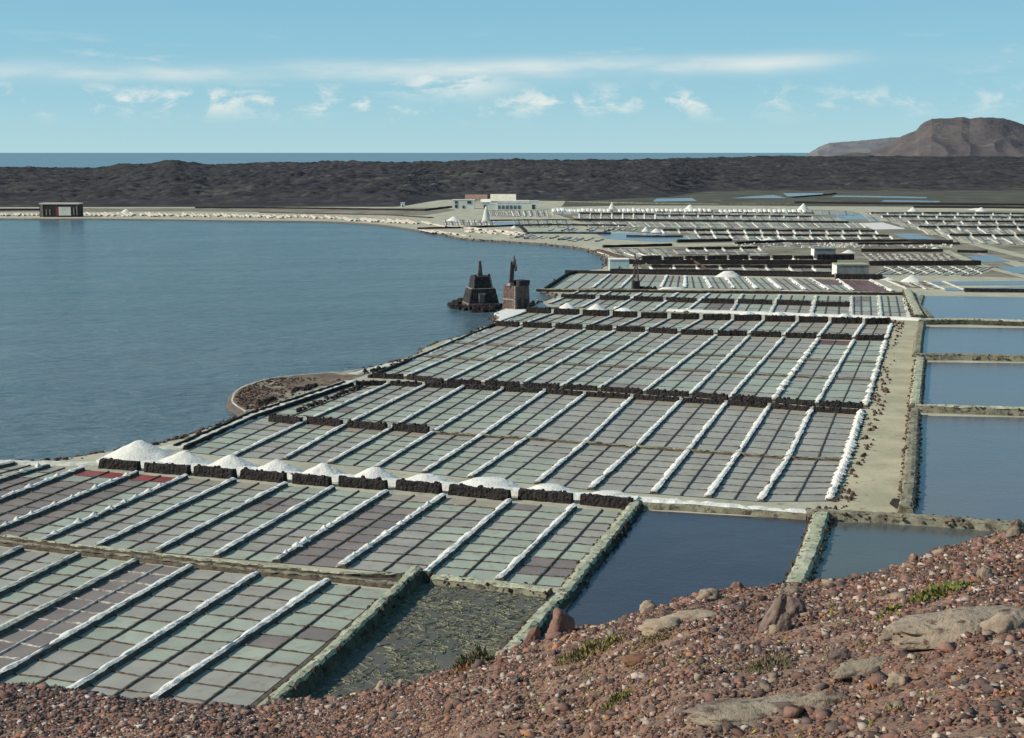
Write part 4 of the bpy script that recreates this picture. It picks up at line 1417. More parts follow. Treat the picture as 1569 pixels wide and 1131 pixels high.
def wind_pump():
    c = at(974.5, 444)
    c = Vector((c.x, c.y + 1, 0))
    t = empty('wind_pump', c, 'small iron wind pump mast on a dark stone block', 'wind pump')
    z = lambda py: at_y(974, py, c.y).z
    zb = z(430.5)
    mb = MB()
    mb.box(c, 2.0, 2.0, zb, rad(8), taper=0.95)
    lo = ring(c, 2.0, 2.0, rad(8), 0)
    hi = ring(c, 1.9, 1.9, rad(8), zb)
    stone_courses(mb, lo, hi, 0, 0, 4)
    mb.build('stone_block', M['stone_dark'], t)
    zt = z(401)
    legs = [(-0.8, -0.7), (0.8, -0.7), (0.8, 0.7), (-0.8, 0.7)]
    for x, y in legs:
        mb = MB()
        mb.beam((c.x + x, c.y + y, zb), (c.x + x * 0.25, c.y + y * 0.25, zt), 0.17, 0.13)
        mb.build('leg', M['iron'], t)
    for q in range(1, 5):
        h = zb + (zt - zb) * q / 5
        s = 1 - 0.75 * q / 5
        h2 = zb + (zt - zb) * (q - 1) / 5
        s2 = 1 - 0.75 * (q - 1) / 5
        mb = MB()
        for i in range(4):
            a, b = legs[i], legs[(i + 1) % 4]
            mb.beam((c.x + a[0] * s, c.y + a[1] * s, h), (c.x + b[0] * s, c.y + b[1] * s, h), 0.08)
            mb.beam((c.x + a[0] * s2, c.y + a[1] * s2, h2), (c.x + b[0] * s, c.y + b[1] * s, h), 0.07)
        mb.build('brace', M['iron'], t)
    mb = MB()
    mb.box((c.x, c.y, zt), 0.5, 0.5, 0.7, 0.2)
    mb.build('gear_head', M['iron'], t)
    hub = Vector((c.x - 0.1, c.y - 0.5, zt + 0.4))
    for q in range(5):
        a = q * 2 * math.pi / 5 + 0.5
        mb = MB()
        e = hub + Vector((math.cos(a) * 1.9, 0, math.sin(a) * 1.9))
        sd_ = Vector((-math.sin(a), 0.3, math.cos(a))) * 0.16
        ax = hub.lerp(e, 0.2)
        mb.add([tuple(ax - sd_), tuple(ax + sd_), tuple(e + sd_ * 1.4), tuple(e - sd_ * 1.4), tuple(ax - sd_ + Vector((0, .05, 0))), tuple(ax + sd_ + Vector((0, .05, 0))), tuple(e + sd_ * 1.4 + Vector((0, .05, 0))), tuple(e - sd_ * 1.4 + Vector((0, .05, 0)))],
               [(0, 1, 2, 3), (7, 6, 5, 4), (0, 4, 5, 1), (1, 5, 6, 2), (2, 6, 7, 3), (3, 7, 4, 0)])
        mb.build('blade', M['iron'], t)
    mb = MB()
    mb.beam((c.x, c.y, zt + 0.4), (c.x + 1.6, c.y + 0.8, zt + 0.3), 0.06)
    mb.build('tail_arm', M['iron'], t)
    mb = MB()
    mb.box((c.x + 1.8, c.y + 0.9, zt + 0.05), 0.9, 0.06, 0.6, rad(25))
    mb.build('tail_vane', M['iron'], t)
    mb = MB()
    for kx in range(30):
        r = random.uniform(0.25, 0.6)
        mb.box((c.x + 1.3 + random.uniform(0, 4.2), c.y - random.uniform(-0.5, 0.8), -0.02), r * 2, r * 1.6, r * 1.5, random.uniform(0, 3), taper=0.5)
    tag(mb.build('dark_rubble', M['lava']), kind='stuff')


wind_pump()
# iron boom lying over the far lava walls
mb = MB()
a, b = at_y(1059, 397, at(1059, 402).y), at_y(1089, 417, at(1089, 418).y)
mb.beam(a, b, 0.35, 0.5, 5)
tag(mb.build('timber_chute', M['rubble_red']), 'slanting brown timber chute across the far lava walls', 'chute')


# ------------------------------------------------------------------ buildings
def box_house(name, x0, x1, ybase, ytop, depth_m, label, wm, rot=0.0, cat='house', roof=None, openings=(), roof_h=0.25, side=None, pitched=0.0):
    """a rectangular building whose camera-side front spans the pixels; openings: (u0,u1,v0,v1,material,name) in shares of the front"""
    a, b = at(x0, ybase), at(x1, ybase)
    fw = (b - a).length
    ang = math.atan2((b - a).y, (b - a).x) + rot
    u = Vector((math.cos(ang), math.sin(ang), 0))
    v = Vector((-u.y, u.x, 0))
    mid = (a + b) / 2
    h = at_y((x0 + x1) / 2, ytop, mid.y).z
    ctr = mid + v * depth_m / 2
    t = empty(name, (ctr.x, ctr.y, 0), label, cat)
    rm = roof or wm
    mb = MB()
    mb.box((ctr.x, ctr.y, -0.1), fw, depth_m, h + 0.1 - roof_h, ang)
    mb.build('wall', M[wm], t)
    if side:
        mb = MB()
        c = a + v * depth_m / 2 - u * 0.03
        mb.box((c.x, c.y, -0.05), 0.1, depth_m - 0.04, h + 0.02 - roof_h, ang)
        mb.build('lit_end_wall', M[side], t)  # thin sheet in its own colour, painting the sunward end as lit
    mb = MB()
    if pitched:
        e = 0.35
        p = [ctr + u * sx * (fw / 2 + e) + v * sy * (depth_m / 2 + e) for sx, sy in ((-1, -1), (1, -1), (1, 1), (-1, 1))]
        r0, r1 = ctr - u * (fw / 2 + e), ctr + u * (fw / 2 + e)
        z0 = h - roof_h
        vs = [(q.x, q.y, z0) for q in p] + [(r0.x, r0.y, z0 + pitched), (r1.x, r1.y, z0 + pitched)]
        mb.add(vs, [(0, 1, 5, 4), (2, 3, 4, 5), (1, 2, 5), (3, 0, 4), (3, 2, 1, 0)])
    else:
        mb.box((ctr.x, ctr.y, h - roof_h), fw + 0.3, depth_m + 0.3, roof_h, ang)
    mb.build('roof', M[rm], t)
    for (u0, u1, v0, v1, m, nm) in openings:
        mb = MB()
        c = a + u * fw * (u0 + u1) / 2 - v * 0.05
        hh = h - roof_h
        mb.box((c.x, c.y, hh * v0), fw * (u1 - u0), 0.22, hh * (v1 - v0), ang)
        o = mb.build(nm, M[m], t)
        if nm == 'window':
            fr = MB()
            for (fu0, fu1, fv0, fv1) in ((u0, u1, v1, v1 + 0.05), (u0, u1, v0 - 0.05, v0)):
                c2 = a + u * fw * (fu0 + fu1) / 2 - v * 0.09
                fr.box((c2.x, c2.y, hh * fv0 + 0.002), fw * (fu1 - fu0) + 0.2, 0.2, hh * (fv1 - fv0), ang)
            fr.build('frame', M['stone_pale'], o)
    return t


box_house('small_house', 934, 964, 414.5, 397, 5, 'small pale blue house on the shore beside the wind pump', 'whiteblue', roof='white', openings=((0.47, 0.53, 0.2, 0.34, 'glass', 'window'),), roof_h=0.3)
box_house('store_house', 1282, 1331, 426, 405, 6.5, 'long store with painted shade grey front and painted sunlit white end wall', 'shade_grey', roof='green_wall', side='white', openings=(), roof_h=0.35)
box_house('store_house', 1247.5, 1280, 397, 380.5, 5.5, 'small store painted shade grey with a painted sunlit white end wall', 'shade_grey', roof='shade_grey', side='white', roof_h=0.3)
# low dark strips along the foot of the grey stores
lava_wall((1280, 427.8), (1352, 428.4), 1.6, 1.2, 'low dark strip at the foot of the long grey store', 'lava walls by the stores')
lava_wall((1252, 398.5), (1308, 398), 2.0, 1.2, 'dark lava wall in front of the small grey store', 'lava walls by the stores')
# the salt office: white house, sheds, long hall
box_house('white_house', 693, 727, 320, 306, 8, 'two storey white house at the end of the salt works', 'white', openings=((0.12, 0.24, 0.62, 0.85, 'glass', 'window'), (0.12, 0.24, 0.1, 0.45, 'glass', 'door'), (0.68, 0.86, 0.62, 0.86, 'glass', 'window'), (0.46, 0.56, 0.05, 0.34, 'glass', 'door')))
box_house('roofed_house', 713, 746, 312, 300, 10, 'taller house with a red tiled roof behind the white house', 'roof_tan', roof='roof_red', roof_h=2.2, pitched=3.0, openings=((0.3, 0.42, 0.5, 0.8, 'glass', 'window'),))
box_house('white_shed', 737, 751, 318.5, 308.5, 7, 'narrow white gabled shed between house and hall', 'white', pitched=2.0, roof_h=0.6, openings=((0.3, 0.6, 0.0, 0.5, 'glass', 'door'),))
box_house('blue_tank_house', 751, 762, 320.5, 311.5, 4, 'little pale blue box house in front of the salt hall', 'whiteblue', roof='white')
box_house('hall_roof_house', 752, 790, 313, 302, 14, 'broad house with a cream roof behind the salt hall', 'roof_tan', roof='roof_tan', roof_h=3.0, pitched=5.0)
op = [(0.02 + k * 0.125, 0.10 + k * 0.125, 0.05, 0.62, 'bluepane', 'door') for k in range(6)]
box_house('salt_hall', 762, 811, 321, 307.5, 10, 'long white salt hall with a row of dark blue doors', 'white', roof='white', roof_h=1.6, openings=op)
box_house('white_shed', 811, 825, 321, 308, 8, 'white square shed joined to the end of the salt hall', 'white', roof='white', openings=((0.3, 0.62, 0.02, 0.6, 'glass', 'door'),))
box_house('small_hut', 614, 620, 317.5, 310.5, 3, 'tiny white hut alone at the edge of the lava', 'white', roof='white', openings=((0.4, 0.6, 0.0, 0.6, 'glass', 'door'),))
# ruin on the far shore
rt = box_house('shore_ruin', 61, 121, 332.6, 311.5, 9, 'dark roofed ruin on the far shore with a white patch of wall', 'stone_dark', roof='roof_tan', roof_h=0.7,
               openings=((0.49, 0.80, 0.12, 0.80, 'white', 'white_wall'), (0.42, 0.48, 0.1, 0.8, 'red_paint', 'door'), (0.02, 0.09, 0.0, 0.98, 'stone_pale', 'pillar'), (0.16, 0.19, 0.15, 0.6, 'stone_pale', 'pillar'),
                         (0.25, 0.28, 0.15, 0.6, 'stone_pale', 'pillar'), (0.86, 0.89, 0.15, 0.75, 'stone_pale', 'pillar'), (0.94, 0.97, 0.15, 0.9, 'stone_pale', 'pillar')))
a, b = at(61, 334), at(121, 334)

# ------------------------------------------------------------------ far rows of pans
far_bed = MB()
far_net = MB()
FK = ['pan_green', 'pan_grey', 'pan_pink', 'pan_brown', 'pan_red', 'pan_salt']


def far_strip(x0, x1, ya0, ya1, yb0, yb1, n, rows=1, kinds=(0, 0, 1, 0, 1, 3), xo=None):
    """pans between two lines of the far field, near line ya, far line yb (each y at x0 and x1)"""
    n = int(n * 1.5)
    xo = (1.15 * abs(ya0 - yb0) if x0 > 850 else 0.3 * abs(ya0 - yb0)) if xo is None else xo
    for i in range(n):
        for r in range(rows + 1):
            v0, v1 = r / rows, (r + 1) / rows
            def Q(u, v):
                x = x0 + (x1 - x0) * u - xo * v
                y = (ya0 + (ya1 - ya0) * u) * (1 - v) + (yb0 + (yb1 - yb0) * u) * v
                return at(x, y).to_2d()
            pf = [(-0.34, 0), (-0.15, 0.2), (0.15, 0.2), (0.34, 0)]
            if r < rows:
                lump(far_net, [Q(i / n, v0), Q(i / n, v1)], pf, 6.0, 0.12, 1.0, 0.0, 0 if i % 2 == 0 else 1, 0.5, False)
            lump(far_net, [Q(i / n, v0), Q((i + 1) / n, v0)], pf, 6.0, 0.12, 1.0, 0.0, random.choice((0, 1, 1)), 0.5, False)
    for i in range(n):
        for r in range(rows):
            u0, u1 = (i + 0.06) / n, (i + 0.94) / n
            v0, v1 = (r + 0.05) / rows, (r + 0.92) / rows
            def P(u, v):
                x = x0 + (x1 - x0) * u - xo * v
                y = (ya0 + (ya1 - ya0) * u) * (1 - v) + (yb0 + (yb1 - yb0) * u) * v
                p = at(x, y)
                return (p.x, p.y, 0.03)
            far_bed.quad(P(u0, v0), P(u1, v0), P(u1, v1), P(u0, v1), random.choice(kinds))


def far_walls(x0, x1, y0, y1, n, h0, desc, gap=0.16, ridge=None, skip=()):
    """n lava walls in a row, a white ridge running down from each gap. ridge=(dx, dy) pixels"""
    w = (x1 - x0) / n
    yy = lambda x: y0 + (y1 - y0) * (x - x0) / (x1 - x0)
    for i in range(n):
        if i in skip:
            continue
        a = x0 + w * (i + gap * random.uniform(0.35, 0.65))
        b = x0 + w * (i + 1 - gap * random.uniform(0.35, 0.65))
        pa, pb = at(a, yy(a)).to_2d(), at(b, yy(b)).to_2d()
        mb = MB()
        h = h0 * random.uniform(0.6, 0.85)
        lump(mb, [pa, pb], [(-0.8, 0), (-0.6, h), (0.6, h * 0.95), (0.8, 0)], (pb - pa).length / 8, 0.25, i, freq=0.7)
        tag(mb.build('lava_wall', M['lava']), '%s, %s from lagoon' % (desc, ORD[i]), 'stone wall', 'walls: ' + desc)
    if ridge:
        for i in range(n + 1):
            x = x0 + w * i
            p = at(x, yy(x) - 0.3).to_2d()
            q = at(x + ridge[0], yy(x) + ridge[1]).to_2d()
            mb = MB()
            lump(mb, [p, q], [(-0.55, 0), (-0.25, 0.42), (0.25, 0.42), (0.55, 0)], max(1.2, (q - p).length / 10), 0.28, i, freq=0.8)
            tag(mb.build('salt_ridge', M[random.choice(('salt', 'salt', 'salt_dirty'))]), '%s, %s from lagoon' % (desc.replace('lava wall', 'salt ridge').replace('black', 'white'), ORD[i]), 'salt ridge', 'ridges: ' + desc)


def far_line(px, h, w, m, label, name='stone_wall', cat='wall'):
    pts = P2(px)
    mb = MB()
    h *= 0.68
    lump(mb, pts, [(-w / 2, 0), (-w * 0.35, h), (w * 0.35, h), (w / 2, 0)], max(2.5, (pts[-1] - pts[0]).length / 60), 0.25, 5.5, freq=0.4)
    return tag(mb.build(name, M[m]), label, cat)


def patch(name, px, m, z):
    mb_ = MB()
    pv_ = [at(*p) for p in px]
    pv_ = [Vector((p.x, p.y, z)) for p in pv_]
    mb_.add([tuple(p) for p in pv_], [tuple(t) for t in tessellate_polygon([pv_])])
    o_ = mb_.build(name, M[m])
    for p in o_.data.polygons:
        if p.normal.z < 0:
            p.flip()
    return tag(o_, kind='structure')


patch('scrub_ground', [(860, 317), (870, 304), (1000, 298), (1095, 286), (1700, 282), (1700, 318), (1240, 316), (1100, 315), (960, 315)], 'scrub_dark', -0.012)
patch('far_mud_ground', [(835, 325), (1240, 326), (1700, 322), (1700, 408), (1570, 403), (1455, 378), (1380, 366), (1300, 364), (1120, 372), (1040, 373), (1000, 358), (905, 350), (880, 340)], 'far_mud', -0.012)
patch('far_mud_ground', [(975, 380), (1130, 376), (1300, 374), (1390, 374), (1480, 382), (1560, 410), (1640, 428), (1380, 420), (1285, 421), (1000, 420), (970, 404)], 'far_mud', -0.010)
patch('far_track', [(-200, 326), (-200, 319.5), (300, 319), (560, 319.5), (680, 318), (700, 322), (650, 330), (520, 327), (300, 324)], 'far_mud', -0.012)
# base colour beds
far_strip(850, 1310, 328.5, 330, 322, 323, 24, 1, (1, 3, 1, 0))
far_strip(885, 1300, 337, 339, 331, 333, 26, 1)
far_strip(905, 1330, 349, 350, 340, 341, 22, 2)
far_strip(1000, 1345, 358, 359.5, 351, 352, 16, 1)
far_strip(1060, 1370, 369, 369, 361.5, 362.5, 14, 2)
far_strip(1130, 1400, 378, 379, 372, 372.5, 14, 2, (3, 2, 2, 1))
far_strip(1040, 1180, 390, 391, 383, 384, 6, 2, (1, 3, 0, 2))
far_strip(975, 1250, 402, 403, 396, 396.5, 9, 1, (2, 3, 2, 1))
far_strip(990, 1280, 418, 421, 411, 412, 9, 1, (2, 3, 1))
far_strip(1335, 1600, 340, 341, 327, 328, 18, 2)
far_strip(1385, 1600, 349.5, 350, 342, 343, 14, 1)
far_strip(1430, 1600, 361, 362, 351, 352, 11, 2)
far_strip(1460, 1600, 373, 376, 363, 364, 9, 2)
far_strip(1335, 1500, 421, 423, 409, 410, 12, 2, (0, 0, 1), -30)
far_strip(1340, 1475, 404, 404, 389, 390, 16, 5, (2, 1, 3, 5))
far_strip(1385, 1440, 440, 443, 432, 433, 4, 2, (3, 2, 0), 20)
far_strip(948, 1035, 394, 396, 381, 382, 7, 2, (0, 3, 1))
far_strip(745, 845, 331, 333, 322.5, 323, 14, 2, (0, 0, 1))
far_strip(790, 885, 348, 349, 336, 338, 9, 2, (0, 1, 0))
far_strip(680, 760, 345, 346, 337, 338, 12, 2, (5, 3, 1))
tag(far_bed.build('far_pans', [M[k] for k in FK]), kind='stuff')
tag(far_net.build('far_pan_walls', [M['salt_tan'], M['divider']]), kind='stuff')

far_strip(1330, 1480, 380, 380, 376, 376, 12, 1, (2, 3, 1, 5))
far_strip(1460, 1640, 388, 392, 377, 380, 8, 2)
far_strip(1500, 1650, 431, 436, 421, 426, 7, 1)
far_strip(1170, 1310, 351, 351, 342, 342.5, 10, 2)
far_strip(940, 1010, 322, 322, 315, 316, 10, 1, (3, 1))
far_walls(888, 1004, 328.5, 329.5, 7, 1.7, 'black lava wall in the long bays by the salt hall', 0.14, (0.3, 7))
far_walls(1004, 1245, 330.5, 333, 11, 1.3, 'black lava wall in the farthest short row', 0.16, (1.0, 3))
far_walls(1004, 1250, 325.5, 327.5, 11, 0.9, 'thin black lava wall behind the farthest short row', 0.2)
far_walls(1014, 1342, 354, 355.5, 13, 1.5, 'black lava wall in the long far row', 0.16, (4, 4.5))
far_walls(1069, 1364, 361.2, 363, 12, 1.4, 'black lava wall in the second long far row', 0.18, (5, 5))
far_walls(1052, 1162, 382.8, 381, 4, 1.3, 'black lava wall in the short row of four', 0.14, (5, 4))
far_walls(982, 1248, 399, 397, 8, 2.0, 'tall black lava wall with brown pans below', 0.12, (8, 6))
far_walls(996, 1280, 410.5, 411.5, 8, 1.5, 'black lava wall in the row behind the fan of pans', 0.12, (8, 7))
far_walls(1333, 1575, 327.3, 328.5, 9, 1.3, 'black lava wall in the farthest row past the green road', 0.14, (1.5, 2))
far_walls(1351, 1575, 332.5, 334, 8, 1.3, 'black lava wall in the second row past the green road', 0.15, (1.5, 2))
far_walls(1392, 1580, 340, 341, 7, 1.4, 'black lava wall in the third row past the green road', 0.12, (4, 3.5))
far_walls(1406, 1590, 349, 350, 6, 1.7, 'black lava wall in the fourth row past the green road', 0.12, (5, 4))
far_walls(1453, 1590, 361.5, 362.5, 4, 1.5, 'black lava wall in the fifth row past the green road', 0.12, (6, 5))
for (x0, x1, y0, y1, n_, dx, dy, lb) in ((1345, 1490, 409, 409, 7, 26, 11, 'pale diagonal ridge below the long heavy wall'), (1345, 1460, 430, 432, 4, 32, 13, 'pale diagonal ridge beside the pointed salt heap'),
                                         (905, 1330, 341, 343, 18, 9, 7, 'white diagonal ridge below the long far wall'), (1400, 1560, 351.5, 353, 7, 12, 8, 'white diagonal ridge past the green road'),
                                         (745, 850, 324, 324.5, 12, 3, 7, 'pale ridge in the pans below the salt hall'), (1130, 1300, 363.5, 364.5, 9, 9, 5, 'white diagonal ridge below the second far row'),
                                         (1480, 1570, 364.5, 366, 4, 16, 8, 'white diagonal ridge above the blue corner ponds'), (905, 1010, 386, 390, 5, 18, 6, 'pale ridge in the muddy pans by the blue house')):
    for k in range(n_):
        x, y = x0 + (x1 - x0) * (k + 0.5) / n_, y0 + (y1 - y0) * (k + 0.5) / n_
        p, q = at(x, y).to_2d(), at(x + dx, y + dy).to_2d()
        mb = MB()
        lump(mb, [p, q], [(-0.42, 0), (-0.16, 0.26), (0.16, 0.30), (0.42, 0)], max(1.0, (q - p).length / 14), 0.28, k, freq=0.8)
        tag(mb.build('salt_ridge', M[random.choice(('salt', 'salt_dirty', 'salt_beige')) if y < 400 else 'salt_dirty']), lb + ', %s from lagoon' % ORD[k], 'salt ridge', lb.replace('ridge', 'ridges'))
# rows of small heaps and ridge ends in front of the lava: white salt line
for (x0, x1, y, n_, lb) in ((845, 935, 321.5, 14, 'tiny salt ridge end beside the salt hall'), (945, 1090, 321.5, 20, 'tiny salt ridge end along the lava edge'), (1100, 1235, 322.5, 18, 'tiny salt ridge end below the far ponds')):
    for k in range(n_):
        x = x0 + (x1 - x0) * (k + 0.5) / n_
        p, q = at(x, y).to_2d(), at(x + 2, y + 4).to_2d()
        mb = MB()
        h_ = random.uniform(0.5, 1.2)
        w_ = random.uniform(0.9, 1.8)
        lump(mb, [p, q], [(-w_, 0), (-w_ * 0.5, h_), (w_ * 0.5, h_), (w_, 0)], 4, 0.35, k, freq=0.4)
        tag(mb.build('salt_ridge', M['salt']), lb + ', %s from lagoon' % ORD[k], 'salt ridge', lb + 's')
for x, yb, yp, w, lb in ((938, 321, 310, 11, 'tall thin salt heap at the lava edge'), (1058, 322, 314, 20, 'white salt heap in the middle of the lava edge'), (1232, 322, 312, 18, 'white salt heap at the far corner by the ponds'),
                         (990, 355, 348, 14, 'salt heap on the point of the pale spit'), (1006, 356.5, 350.5, 18, 'rounder salt heap beside the pale spit'), (745, 339, 316, 13, 'tall salt pile below the white house'),
                         (695, 339, 332, 24, 'broad salt heap on the far shore'), (1400, 324, 318, 16, 'salt heap past the green road'), (1505, 324, 318, 18, 'second salt heap past the green road'), (788, 350, 346, 12, 'little salt heap at the shore dyke'),
                         (1500, 322, 319, 30, 'low salt heap near the frame edge'), (192, 326, 320.5, 16, 'salt heap on the far shore past the ruin'), (1302, 388, 383, 22, 'salt spill beside the small grey store'), (1180, 371, 365, 34, 'pale salt bank in the far rows')):
    heap((x, yb), yp, w, lb, None, 0.6, flat=0.15, skew=0, rings=5, segs=14)
far_line([(880, 338.2), (1000, 339), (1240, 341.5), (1300, 342)], 1.7, 2.0, 'lava', 'long black wall across the far pans')
far_line([(1038, 371.5), (1121, 370)], 1.8, 2.0, 'lava', 'short heavy black wall near the white path')
far_line([(1128, 374), (1200, 371.5), (1391, 370.5), (1460, 372)], 1.6, 2.0, 'lava', 'long black wall ending at the green road')
far_line([(924, 379.5), (970, 378.5), (1029, 377)], 1.5, 1.8, 'lava', 'curved black wall at the lagoon corner')
far_line([(916, 385), (940, 392), (962, 399)], 1.2, 2.0, 'rubble_red', 'rough brown bank running down to the blue house')
far_line([(963, 404.5), (1240, 405), (1282, 405)], 2.2, 2.0, 'lava', 'heavy black wall behind the lava wall row')
far_line([(1320, 386), (1444, 386)], 1.8, 1.6, 'lava', 'straight black wall above the field of thin lines')
far_line([(1332, 407), (1502, 406.5)], 2.4, 2.0, 'lava', 'long heavy black wall behind the grey store')
far_line([(1315, 375), (1470, 374.5)], 1.3, 1.6, 'lava', 'low black wall with small heaps in front')
far_line([(1467, 387), (1513, 387.5)], 1.5, 1.6, 'lava', 'short black wall by the blue corner pond')
far_line([(935, 416.6), (1100, 418.3), (1284, 421.5)], 1.5, 1.4, 'lava', 'black wall right behind the fan of pans')
far_line([(1478, 447), (1569, 448), (1650, 449)], 1.4, 1.6, 'lava', 'black wall above the highest blue pond')
far_line([(1218, 311.5), (1380, 313.5), (1600, 315)], 2.0, 3.0, 'lava', 'long black dyke below the far ponds')
far_line([(1400, 318.5), (1500, 319), (1600, 320)], 1.8, 3.0, 'lava', 'second black dyke below the far ponds')
far_line([(1215, 303), (1270, 299), (1280, 297)], 1.5, 3.0, 'lava', 'slanting black dyke between the far ponds')
far_line([(870, 309.5), (985, 312), (1100, 313.5), (1210, 313)], 1.0, 3.0, 'brown_wall', 'brown track bank along the lava edge')
far_line([(640, 351), (700, 350), (790, 346.5), (850, 345.5), (960, 346.5)], 1.2, 2.0, 'lava', 'long dark dyke on the far shore')
far_line([(795, 346), (802, 352), (806, 357)], 1.2, 1.6, 'lava', 'short dark dyke running down to the far shore')
far_line([(805, 358.2), (870, 358), (936, 358.5)], 1.1, 1.8, 'lava', 'straight dark kerb of the shore pond')
far_line([(960, 362.5), (1000, 363.2), (1046, 363)], 1.0, 1.6, 'lava', 'short dark kerb in the pale spit')
far_line([(745, 338.6), (800, 338), (860, 337.6), (905, 339)], 0.9, 1.6, 'lava', 'dark kerb below the salt hall pans')
far_line([(0, 322.8), (60, 322.5)], 1.8, 4, 'lava', 'dark bank west of the shore ruin')
far_line([(300, 319), (420, 319.5), (560, 321.5), (650, 323), (690, 318)], 1.5, 4, 'lava', 'dark bank along the far shore track')
far_line([(400, 326), (500, 328), (600, 330), (660, 334)], 0.7, 5, 'rubble_red', 'brown track along the far shore')
# pale roads
def road(px, w, m, z=0.05):
    pts = smooth_line(P2(px), 1)
    mb = MB()
    ns = normals([Vector((p.x, p.y, 0)) for p in pts])
    for i in range(len(pts) - 1):
        n0, n1 = ns[i].to_2d() * w / 2, ns[i + 1].to_2d() * w / 2
        mb.quad(*[(q.x, q.y, z) for q in (pts[i] + n0, pts[i + 1] + n1, pts[i + 1] - n1, pts[i] - n0)][::-1])
    return tag(mb.build('earth_road', M[m]), kind='structure')


road([(1312, 324), (1345, 334), (1400, 348), (1450, 362), (1500, 376), (1580, 396), (1680, 420)], 6.0, 'flat')
road([(1447, 384), (1475, 396), (1505, 408), (1569, 424), (1650, 444)], 4.0, 'flat')
road([(828, 321), (850, 330), (880, 340), (905, 346)], 5.0, 'flat')
# far ponds
pond([(1000, 309), (1006, 304.5), (1060, 303.5), (1068, 308)], 'pond_blue', 0.04)
pond([(1120, 303.8), (1150, 301), (1185, 299), (1206, 303.5)], 'pond_blue', 0.04)
pond([(1206, 301), (1200, 296), (1262, 296), (1258, 300.5)], 'pond_blue', 0.04)
pond([(1275, 301.5), (1280, 299.5), (1420, 302), (1420, 304)], 'pond_grey', 0.04)
pond([(1350, 309), (1355, 307), (1440, 308), (1440, 310)], 'pond_blue', 0.04)
pond([(1292, 336.5), (1270, 328), (1315, 328), (1350, 336.5)], 'pond_blue', 0.06)
pond([(1338, 352), (1316, 342.5), (1352, 341), (1388, 351)], 'pan_salt', 0.06)
pond([(1392, 367), (1368, 358.5), (1400, 358), (1438, 366.5)], 'pond_blue', 0.06)
pond([(1500, 402), (1478, 391.5), (1520, 391.5), (1548, 401.5)], 'pond_blue', 0.06)
pond([(1552, 419), (1528, 408.5), (1620, 409), (1640, 420)], 'pond_blue', 0.06)
pond([(1430, 437), (1425, 432), (1600, 430), (1640, 437)], 'pond_blue', 0.06)
pond([(1450, 446), (1445, 441.5), (1600, 440), (1640, 446)], 'pond_blue', 0.06)
pond([(930, 366), (910, 357), (1000, 357), (1085, 366), (1010, 371)], 'pond_blue', 0.035)
pond([(805, 357.5), (802, 354.5), (935, 354.5), (938, 357.5)], 'pond_blue', 0.045)
pond([(760, 345.5), (748, 340), (795, 340), (805, 345)], 'pond_blue', 0.045)
# salt ridges along the far shore: closely set low ridges of weathered salt
mb = MB()
for (x0, x1, y0, y1, n_, dx, dy) in ((-30, 60, 327.5, 327.5, 22, 5, 4), (125, 330, 325.5, 327.5, 50, 10, 6), (330, 520, 327, 331, 46, 11, 6), (520, 650, 333, 338, 30, 20, 7), (640, 790, 341, 356, 24, 34, 6), (800, 930, 358.5, 366, 24, -20, 7), (850, 980, 349, 351, 16, -10, 5), (640, 700, 352, 358, 12, 24, 5), (700, 800, 352, 358, 16, 18, 5)):
    for k in range(n_):
        if random.random() < 0.25:
            continue
        u = (k + random.uniform(0.0, 1.0)) / n_
        e0, e1 = random.uniform(0, 0.45), random.uniform(0.6, 1.0)
        x, y = x0 + (x1 - x0) * u, y0 + (y1 - y0) * u
        p, q = at(x + dx * e0, y + dy * e0).to_2d(), at(x + dx * e1, y + dy * e1).to_2d()
        h_ = random.uniform(0.25, 0.75)
        lump(mb, [p, q], [(-0.8, 0), (-0.35, h_), (0.4, h_), (0.8, 0)], max(2, (q - p).length / 6), 0.3, k, freq=0.5, caps=False)
tag(mb.build('shore_ridges', M['salt_beige']), kind='stuff')
mb = MB()
for k in range(120):
    u = random.random()
    x, y = random.choice(((1130, 1300), (1380, 1460), (1255, 1330))), random.uniform(373, 380)
    c = at(random.uniform(*x), y)
    r = random.uniform(0.35, 0.7)
    mb.box((c.x, c.y, 0.0), r * 2, r * 1.7, r * 0.9, random.uniform(0, 3), taper=0.4)
tag(mb.build('tiny_salt_piles', M['salt_dirty']), kind='stuff')

# ------------------------------------------------------------------ lava field, mesa and headland
def interp(x, tab):
    if x <= tab[0][0]:
        return tab[0][1]
    for (a, b), (c, d) in zip(tab, tab[1:]):
        if x <= c:
            t = (x - a) / (c - a)
            t = t * t * (3 - 2 * t)
            return b + (d - b) * t
    return tab[-1][1]


